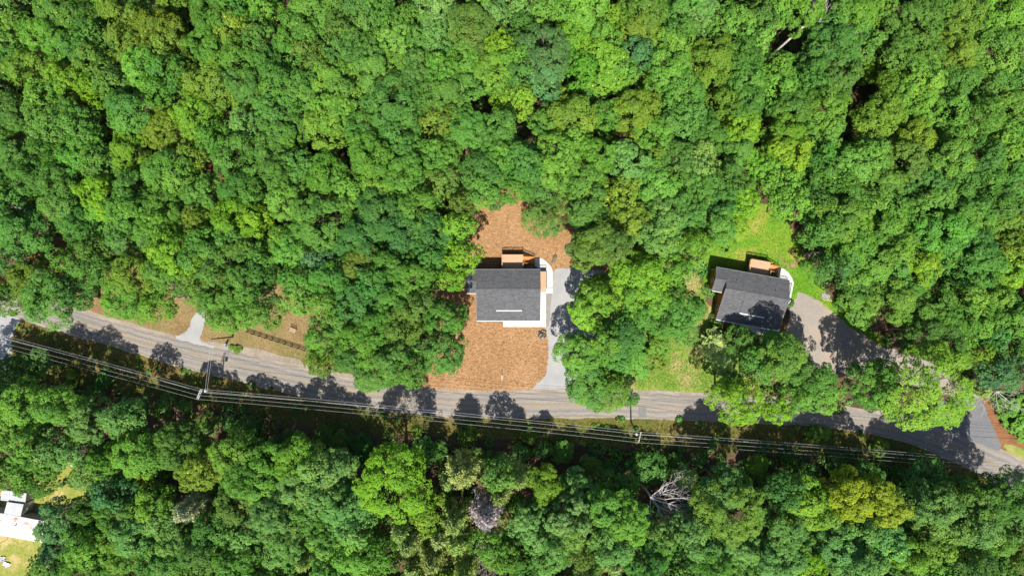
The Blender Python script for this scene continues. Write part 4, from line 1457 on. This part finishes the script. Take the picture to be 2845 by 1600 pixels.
# ------------------------------------------------------------------ bare dead trees
def snag(label, base, h, reach, spread, seed, lean=(0, 0), fork=.5, n=7, r0=.16, twig=True):
    rg = random.Random(seed)
    b = P(*base)
    t = thing('dead_tree', label, 'dead tree', b)
    tr, br = MB(), MB()
    top = Vector((lean[0], lean[1], h * fork))
    mid = top * .5 + Vector((rg.uniform(-.15, .15), rg.uniform(-.15, .15), 0))
    tr.tube([(0, 0, -.2), mid, top], [r0 * 1.5, r0 * 1.15, r0 * .9], 9)
    def limb(p, d, ln, r, depth):
        pts, rad = [p], [r]
        q, dd = p.copy(), d.copy()
        k = 5
        for i in range(k):
            dd = (dd + Vector((rg.gauss(0, .16), rg.gauss(0, .16), rg.gauss(.03, .12)))).normalized()
            q = q + dd * ln / k
            pts.append(q.copy())
            rad.append(max(.018, r * (1 - .72 * (i + 1) / k)))
            if depth > 0 and i >= 1 - (depth < 2):
                side = dd.cross(Vector((rg.gauss(0, 1), rg.gauss(0, 1), rg.gauss(0, 1)))).normalized()
                limb(q.copy(), (dd + side * rg.uniform(.6, 1.0)).normalized(), ln * rg.uniform(.38, .6), max(.02, rad[-1] * .7), depth - 1)
        br.tube(pts, rad, 6 if depth else 4, False)
    a0 = math.atan2(spread[1], spread[0])
    wid = spread[2]
    for i in range(n):
        a = a0 + wid * ((i + .5) / n - .5) + rg.gauss(0, .12)
        s = top * (1 - .1 * rg.random())
        d = Vector((math.cos(a), math.sin(a), rg.uniform(.1, .8))).normalized()
        limb(s, d, reach * rg.uniform(.65, 1.1), r0 * .62, 2 if twig else 1)
    tr.build('trunk', M['dead'], t, True)
    br.build('branches', M['dead'], t, True)
    return t


snag('large bleached dead tree with bare spreading limbs in the southern woods', (1778, 1338), 16, 6.8, (1, -.12, 2.6), 5, (.3, -.2), .62, 12, .2)
snag('tall bare dead tree with forked grey limbs in a dark gap of the northern woods', (2122, 172), 21, 5.6, (.8, .75, 2.2), 9, (2.6, 2.2), .66, 9, .2)
snag('bare dead tree with long drooping limbs by the eastern road apron', (2690, 1072), 13, 4.5, (.6, -.55, 3.4), 14, (.5, 0), .6, 8, .12)
snag('small bleached dead tree poking from a dark gap above the bench lawn woods', (872, 400), 15, 3.0, (.2, .5, 4), 17, (-.2, .5), .8, 6, .1)
snag('slim pair of pale dead stems at the middle of the top edge', (1470, 60), 17, 3.0, (-.1, 1, .7), 21, (-.3, .3), .6, 4, .12, False)
snag('small dead tree with white twigs just off the lawn north edge', (2130, 590), 9, 2.2, (.8, .5, 2.5), 23, (.3, .3), .6, 4, .1, False)
snag('dead grey limb reaching out of the trees east of the lawn', (2240, 704), 8, 3.2, (-1, -.05, .5), 27, (.4, 0), .7, 2, .13, False)
snag('dark tangle of bare limbs in a gap of the eastern woods', (2500, 612), 10, 3.4, (1, -.4, 2.2), 31, (.2, 0), .7, 6, .09)
snag('little bare tree with white forks by the road above the golden trees', (2470, 1305), 8, 2.4, (.1, .6, 2.4), 35, (.4, .2), .7, 4, .08, False)
snag('fallen looking dead branches near the bottom edge below the feathery pines', (1322, 1500), 9, 3.2, (.5, -.5, 4), 37, (0, 0), .6, 7, .12)
snag('white twiggy dead crown at the bottom edge beside the fallen branches', (1362, 1535), 10, 2.6, (.2, -.2, 6), 41, (0, 0), .7, 8, .08)
snag('faint grey dead tree in the olive gap of the north-western woods', (556, 452), 12, 3.0, (-.6, .5, 4), 43, (-.3, 0), .7, 6, .09)
snag('little white dead twig tree in the dark western gap', (118, 588), 10, 2.4, (-.5, .4, 2), 47, (-.3, 0), .7, 4, .08, False)
snag('pale dead stems in the dark gap at the north-east of the top edge', (2010, 60), 15, 2.6, (.1, .9, 2), 49, (.2, .2), .7, 5, .09)
snag('grey bare top half hidden in the woods north of the trailer clearing', (300, 1215), 15, 2.6, (-.3, -.4, 4), 53, (0, 0), .75, 6, .08)
snag('bare white forked twigs among the eastern woods', (2655, 655), 14, 2.4, (.5, .2, 4), 57, (.2, 0), .8, 5, .08)

# ------------------------------------------------------------------ shrubs under the power line and by the yards
SHRUBS = [(299, 1056, 20, 'm', 'round mid green shrub lit at its west side in the dark verge woods edge'), (205, 1040, 12, 'L', 'small lime shrub catching sun in the shaded western verge'),
          (197, 1060, 10, 'y', 'tiny olive shrub just below the lime one in the western verge'), (2432, 1242, 26, 'y', 'pale golden young tree standing in sun on the eastern verge'),
          (2250, 1203, 24, 'y', 'yellow-green bush on the verge below the road'), (2280, 1200, 20, 'l', 'light green bush beside the yellow-green verge bush'),
          (1648, 1292, 22, 'L', 'lime sapling alone at the shaded woods edge'), (2100, 1300, 20, 'L', 'bright sapling at the shaded woods edge above the golden broad tree'),
          (1472, 1205, 20, 'y', 'pale olive bush under the wires between two shadows'), (1300, 1200, 24, 'y', 'pale straw-coloured bush under the wires in the middle verge'),
          (1290, 1222, 18, 'o', 'dull olive bush at the shaded woods edge of the middle verge'), (1180, 1235, 26, 'c', 'cool green young tree at the shaded middle woods edge'),
          (690, 1235, 26, 'm', 'mid green young tree at the woods edge below the twin crossarm pole'), (800, 1240, 24, 'c', 'cool green sapling at the woods edge east of the twin crossarm pole'),
          (460, 1130, 20, 'd', 'deep green sapling in shade west of the twin crossarm pole'), (2822, 1150, 46, 'l', 'wide light green bush east of the road apron'),
          (2785, 1130, 26, 'm', 'mid green bush at the road apron edge'), (2830, 1190, 36, 'l', 'light green bush lower on the bank east of the apron'), (1773, 1000, 40, 'l', 'light green thicket bush on the patchy meadow'),
          (1815, 1000, 36, 'y', 'yellow-green thicket bush on the patchy meadow'), (645, 965, 8, 'l', 'tiny light green tuft bush beside the mailbox'), (662, 972, 10, 'y', 'low olive bush east of the mailbox'),
          (1958, 640, 22, 'l', 'light green bush at the lawn edge woods'), (2002, 671, 36, 'L', 'lime green bush spreading at the west edge of the lawn'), (2036, 640, 32, 'L', 'lime green bush at the north-west corner of the lawn'),
          (1722, 1040, 26, 'l', 'light green bush under trees near the road and the straw yard drive'), (870, 930, 14, 'l', 'small green bush where the brown fence meets the trees'), (872, 890, 9, 'd', 'tiny dark bush at the east side of the dry lawn'),
          (2330, 845, 18, 'm', 'small mid green bush beside the pallet'), (1885, 800, 20, 'o', 'dull olive bush on the dry patch west of the lawn house'),
          (1935, 860, 26, 'o', 'shaded olive bush against the west wall of the lawn house'), (570, 940, 0, 'y', '')]
SH = [crown_arrays(80 + i, nl=11, ns=11, nq=22, lobe=1.7, small=.7, leaf=.52) for i in range(3)]
SH_ME = []
for v, t_ in SH:
    v = v.copy()
    v[:, 2] = np.maximum(.2, (v[:, 2] - 5.6) * .42)
    SH_ME.append(mesh_from_quads('foliage', v, t_, M['leaf']))
stem = MB()
for i in range(6):
    a = i * 1.05
    stem.tube([(0, 0, -.1), (math.cos(a) * .7, math.sin(a) * .7, 1.2), (math.cos(a) * 1.7, math.sin(a) * 1.7, 2.6)], [.1, .07, .02], 6)
_s = stem.build('stem', M['bark'])
ST_ME = _s.data
bpy.data.objects.remove(_s)
for (px, py, r, c, lab) in SHRUBS:
    if not lab:
        continue
    t = thing('shrub', lab, 'shrub', P(px, py), rng.uniform(0, 6.28), 'shrubs along the verge and yards')
    s = r * K / R0
    t.scale = (s, s, s * rng.uniform(1.0, 1.4))
    o = bpy.data.objects.new('foliage', SH_ME[rng.integers(3)])
    C.objects.link(o)
    o.parent = t
    o.color = (*vary(COL[c], rng), 1)
    o = bpy.data.objects.new('stem', ST_ME)
    C.objects.link(o)
    o.parent = t

# ------------------------------------------------------------------ woods beyond the frame plus the smaller crowns, one mass
cand = [(x + rng.uniform(-22, 22), y + rng.uniform(-22, 22)) for x in np.arange(-330, 3200, 86) for y in np.arange(-330, 1960, 86)]
for (x, y) in cand:
    r = rng.uniform(46, 62)
    if -r * .75 < x < 2845 + r * .75 and -r * .75 < y < 1600 + r * .75:
        continue
    if x < 300 and 1560 < y < 1900:
        continue
    if x < 0 and (745 < y < 1085 or 1340 < y < 1900):
        continue
    if x > 2845 and 1150 < y < 1540:
        continue
    add_mass(x, y, r, 'mmlllycd'[rng.integers(8)])
# shaded young growth along the northern edge of the southern woods
EDGE = [(-60, 1075), (200, 1080), (420, 1110), (700, 1190), (1000, 1225), (1300, 1250), (1700, 1265), (2100, 1290), (2450, 1310), (2620, 1335), (2780, 1400)]
for x in np.arange(-40, 2720, 62):
    for k_ in range(1):
        ye = np.interp(x, [e[0] for e in EDGE], [e[1] for e in EDGE]) + rng.uniform(-10, 50)
        add_mass(x + rng.uniform(-14, 14), ye, rng.uniform(16, 30), 'ddmmod'[rng.integers(6)], rng.uniform(2.5, 5.5))
me = mesh_from_quads('woods', np.vstack(mass_v), np.concatenate(mass_t), M['leaf_mass'], np.vstack(mass_c))
w = bpy.data.objects.new('woods', me)
C.objects.link(w)
stuff(w, 'mixed green woods of smaller crowns filling in between and beyond the big trees', 'woods')

# ------------------------------------------------------------------ undergrowth, grass and straw (uncountable)
def scatter(n, x0, x1, y0, y1):
    a, b = G(x0, y1), G(x1, y0)
    return rng.uniform(a[0], b[0], n), rng.uniform(a[1], b[1], n)


xs, ys = scatter(5200, -150, 3000, -150, 1750)
ok = np.ones(len(xs), bool)
verge_poly = CLEAR[CLEAR_ID['verge'][0]]
for pl in CLEAR:
    if pl is verge_poly:
        continue
    ok &= ~inside_np(pl, xs, ys)
iv = inside_np(verge_poly, xs, ys)
edge = -(ys / K - 0) + 800                     # photo row on the ground
ok &= ~iv | (rng.random(len(xs)) < .55)
xs, ys, iv = xs[ok], ys[ok], iv[ok]
cv, cn, ct, cc = [], [], [], []
for x, y, v_ in zip(xs, ys, iv):
    r_ = rng.uniform(.35, .8) if v_ else rng.uniform(.6, 1.7)
    n = int(26 + 30 * r_)
    q = rng.normal(0, 1, (n, 3))
    q[:, 2] = abs(q[:, 2])
    q /= np.linalg.norm(q, axis=1)[:, None]
    hh = r_ * rng.uniform(.5, 1.6)
    cv.append(np.c_[x + q[:, 0] * r_, y + q[:, 1] * r_, .05 + q[:, 2] * hh])
    cn.append(q + np.array([0, 0, .6]))
    ct.append(np.clip(rng.normal(.5, .16, n), .02, .93))
    base = COL['mdcoydm'[rng.integers(7)]] if not v_ else COL['oydmdo'[rng.integers(6)]]
    cc.append(np.tile(vary(base, rng, .15), (n, 1)))
v = leaf_quads(np.vstack(cv), np.vstack(cn), .42, rng)
o = bpy.data.objects.new('undergrowth', mesh_from_quads('undergrowth', v, np.concatenate(ct), M['leaf_mass'], np.vstack(cc)))
C.objects.link(o)
stuff(o, 'low leafy undergrowth on the woodland floor and rough verge', 'undergrowth')


def blades(name, poly_ids, n, size, cols, lab, cat, flat=False, aspect=.18):
    allx, ally = [], []
    for k in poly_ids:
        pl = np.array(CLEAR[k])
        x0, y0 = pl.min(0)
        x1, y1 = pl.max(0)
        m = int(n)
        x, y = rng.uniform(x0, x1, m), rng.uniform(y0, y1, m)
        i = inside_np(CLEAR[k], x, y) 
        for q_ in CLEAR_ID['road'] + CLEAR_ID['driveway'] + CLEAR_ID['mulch_bed'] + CLEAR_ID['gravel_lot']:
            i &= ~inside_np(CLEAR[q_], x, y)
        x, y = x[i], y[i]
        nearest = np.full(len(x), 9.0)
        for e_ in np.vstack([ua[::2], lo[::2]]):
            nearest = np.minimum(nearest, np.hypot(x - e_[0], y - e_[1]))
        i = nearest > rng.uniform(.3, 1.9, len(x))
        allx.append(x[i])
        ally.append(y[i])
    x, y = np.concatenate(allx), np.concatenate(ally)
    m = len(x)
    a = rng.uniform(0, 6.28, m)
    ln = size * rng.uniform(.5, 1.5, m)
    if flat:
        d = np.c_[np.cos(a), np.sin(a), rng.normal(0, .12, m)]
        up = np.c_[-np.sin(a), np.cos(a), np.zeros(m)]
        base = np.c_[x, y, rng.uniform(.03, .09, m)]
    else:
        d = np.c_[np.cos(a) * .8, np.sin(a) * .8, np.full(m, .75)]
        up = np.c_[-np.sin(a), np.cos(a), np.zeros(m)]
        base = np.c_[x, y, np.full(m, .0)]
    tip = base + d * ln[:, None]
    w_ = up * (ln * aspect)[:, None]
    q = np.stack([base - w_, base + w_, tip + w_ * .4, tip - w_ * .4], 1).reshape(-1, 3)
    ci = rng.integers(len(cols), size=m)
    col = np.array(cols)[ci] * rng.uniform(.8, 1.2, (m, 1))
    o = bpy.data.objects.new(name, mesh_from_quads(name, q, np.clip(rng.normal(.5, .1, m), 0, .9), M['leaf_mass'], col))
    C.objects.link(o)
    return stuff(o, lab, cat)


blades('straw_mulch', CLEAR_ID['straw_yard'], 60000, .24, [(.25, .15, .075), (.21, .115, .05), (.29, .19, .105), (.13, .07, .028)], 'loose straw strewn over the bare yard', 'straw', True, .12)
blades('verge_grass', CLEAR_ID['verge'], 60000, .4, [(.065, .085, .014), (.1, .09, .022), (.05, .08, .014), (.12, .1, .03)], 'rough olive grass on the verge under the power line', 'grass')
blades('dry_grass', CLEAR_ID['dry_lawn'], 42000, .17, [(.145, .108, .046), (.115, .105, .032), (.17, .128, .06)], 'short dry grass on the fenced lawn', 'grass')

blades('lawn_grass', CLEAR_ID['meadow'] + CLEAR_ID['lawn'][:1], 34000, .2, [(.075, .165, .012), (.095, .18, .015), (.06, .15, .012), (.14, .165, .035)], 'green grass tufts on the lawn and patchy meadow', 'grass')
# ------------------------------------------------------------------ tree labels: each told by colour, size and the landmark it stands by
MARKS = [('the straw yard house', 1410, 820), ('the lawn house', 2095, 835), ('the twin crossarm pole', 556, 1094), ('the single crossarm pole', 1777, 1215), ('the short gravel drive', 545, 910),
         ('the garden bench', 815, 917), ('the mobile home', 60, 1470), ('the big southern dead tree', 1830, 1385), ('the tall northern dead tree', 2185, 115),
         ('the grey twiggy crown', 1352, 1421), ('the huge southern lime tree', 1088, 1335), ('the big bluish tree', 1518, 155), ('the mailbox', 631, 958), ('the road apron', 2720, 1150),
         ('the golden trees', 2400, 1390), ('the pallet', 2293, 823), ('the north-west corner', 0, 0), ('the north-east corner', 2845, 0), ('the south-east corner', 2845, 1600), ('the south-west corner', 0, 1600),
         ('the middle of the north edge', 1000, 0), ('the middle of the west edge', 0, 500), ('the middle of the east edge', 2845, 550), ('the middle of the south edge', 1650, 1600), ('the straw yard north tip', 1520, 490)]
DIRS = ['east', 'north-east', 'north', 'north-west', 'west', 'south-west', 'south', 'south-east']
cells = {}
for (t, cn_, sz, px, py, kind) in LAB:
    for li, (nm, lx, ly) in enumerate(MARKS):
        d = math.hypot(px - lx, py - ly)
        o8 = int(round(math.atan2(-(py - ly), px - lx) / (math.pi / 4))) % 8
        cells.setdefault((cn_, kind, li, o8), []).append((d, t.name))
for v_ in cells.values():
    v_.sort()
SHORT = {'broadleaf_tree': 'tree', 'pine_tree': 'pine', 'dead_tree': 'dead tree'}
for (t, cn_, sz, px, py, kind) in LAB:
    best = None
    for li, (nm, lx, ly) in enumerate(MARKS):
        d = math.hypot(px - lx, py - ly)
        o8 = int(round(math.atan2(-(py - ly), px - lx) / (math.pi / 4))) % 8
        rk = [n for _, n in cells[(cn_, kind, li, o8)]].index(t.name) + 1
        key = (rk + d / 260.0, rk)
        if best is None or key < best[0]:
            best = (key, rk, nm, DIRS[o8])
    _, rk, nm, dr_ = best
    if rk == 1:
        lab = f"{sz} {cn_} {SHORT[kind]}, first {dr_} of {nm}"
    else:
        lab = f"{sz} {cn_} {SHORT[kind]}, {NUM[min(rk, 12)]} such {dr_} of {nm}"
    tag(t, lab, SHORT[kind] if kind != 'pine_tree' else 'pine tree', {'broadleaf_tree': 'broadleaf trees of the woods', 'pine_tree': 'feathery pines in the woods', 'dead_tree': 'leafless trees in the woods'}[kind])

# ------------------------------------------------------------------ camera, daylight
sc = bpy.context.scene
cam = bpy.data.cameras.new('drone_camera')
cam.sensor_width = 36
cam.lens = 36 * H / 210.0
cam.clip_end = 4000
co = bpy.data.objects.new('drone_camera', cam)
C.objects.link(co)
co.location = (0, 0, H)
sc.camera = co

EL = 60.0
sun = bpy.data.lights.new('sun', 'SUN')
sun.energy = 4.8
sun.angle = R(0.5)
sun.color = (1.0, .955, .87)
so = bpy.data.objects.new('sun', sun)
C.objects.link(so)
so.rotation_euler = (R(90 - EL), 0, R(-1.5))
so.location = (0, -60, 200)
w = bpy.data.worlds.new('World')
sc.world = w
w.use_nodes = True
nt = w.node_tree
nt.nodes.clear()
sky = nt.nodes.new('ShaderNodeTexSky')
sky.sky_type = 'NISHITA'
sky.sun_disc = False
sky.sun_elevation = R(EL)
sky.sun_rotation = R(180)
bg = nt.nodes.new('ShaderNodeBackground')
bg.inputs['Strength'].default_value = 0.1
ow = nt.nodes.new('ShaderNodeOutputWorld')
nt.links.new(sky.outputs[0], bg.inputs[0])
nt.links.new(bg.outputs[0], ow.inputs[0])
sc.view_settings.view_transform = 'Standard'
sc.view_settings.look = 'None'
sc.view_settings.exposure = 1.3
sc.view_settings.gamma = 1
sc.render.engine = 'CYCLES'
sc.cycles.max_bounces = 6
sc.cycles.diffuse_bounces = 3
sc.cycles.transmission_bounces = 3
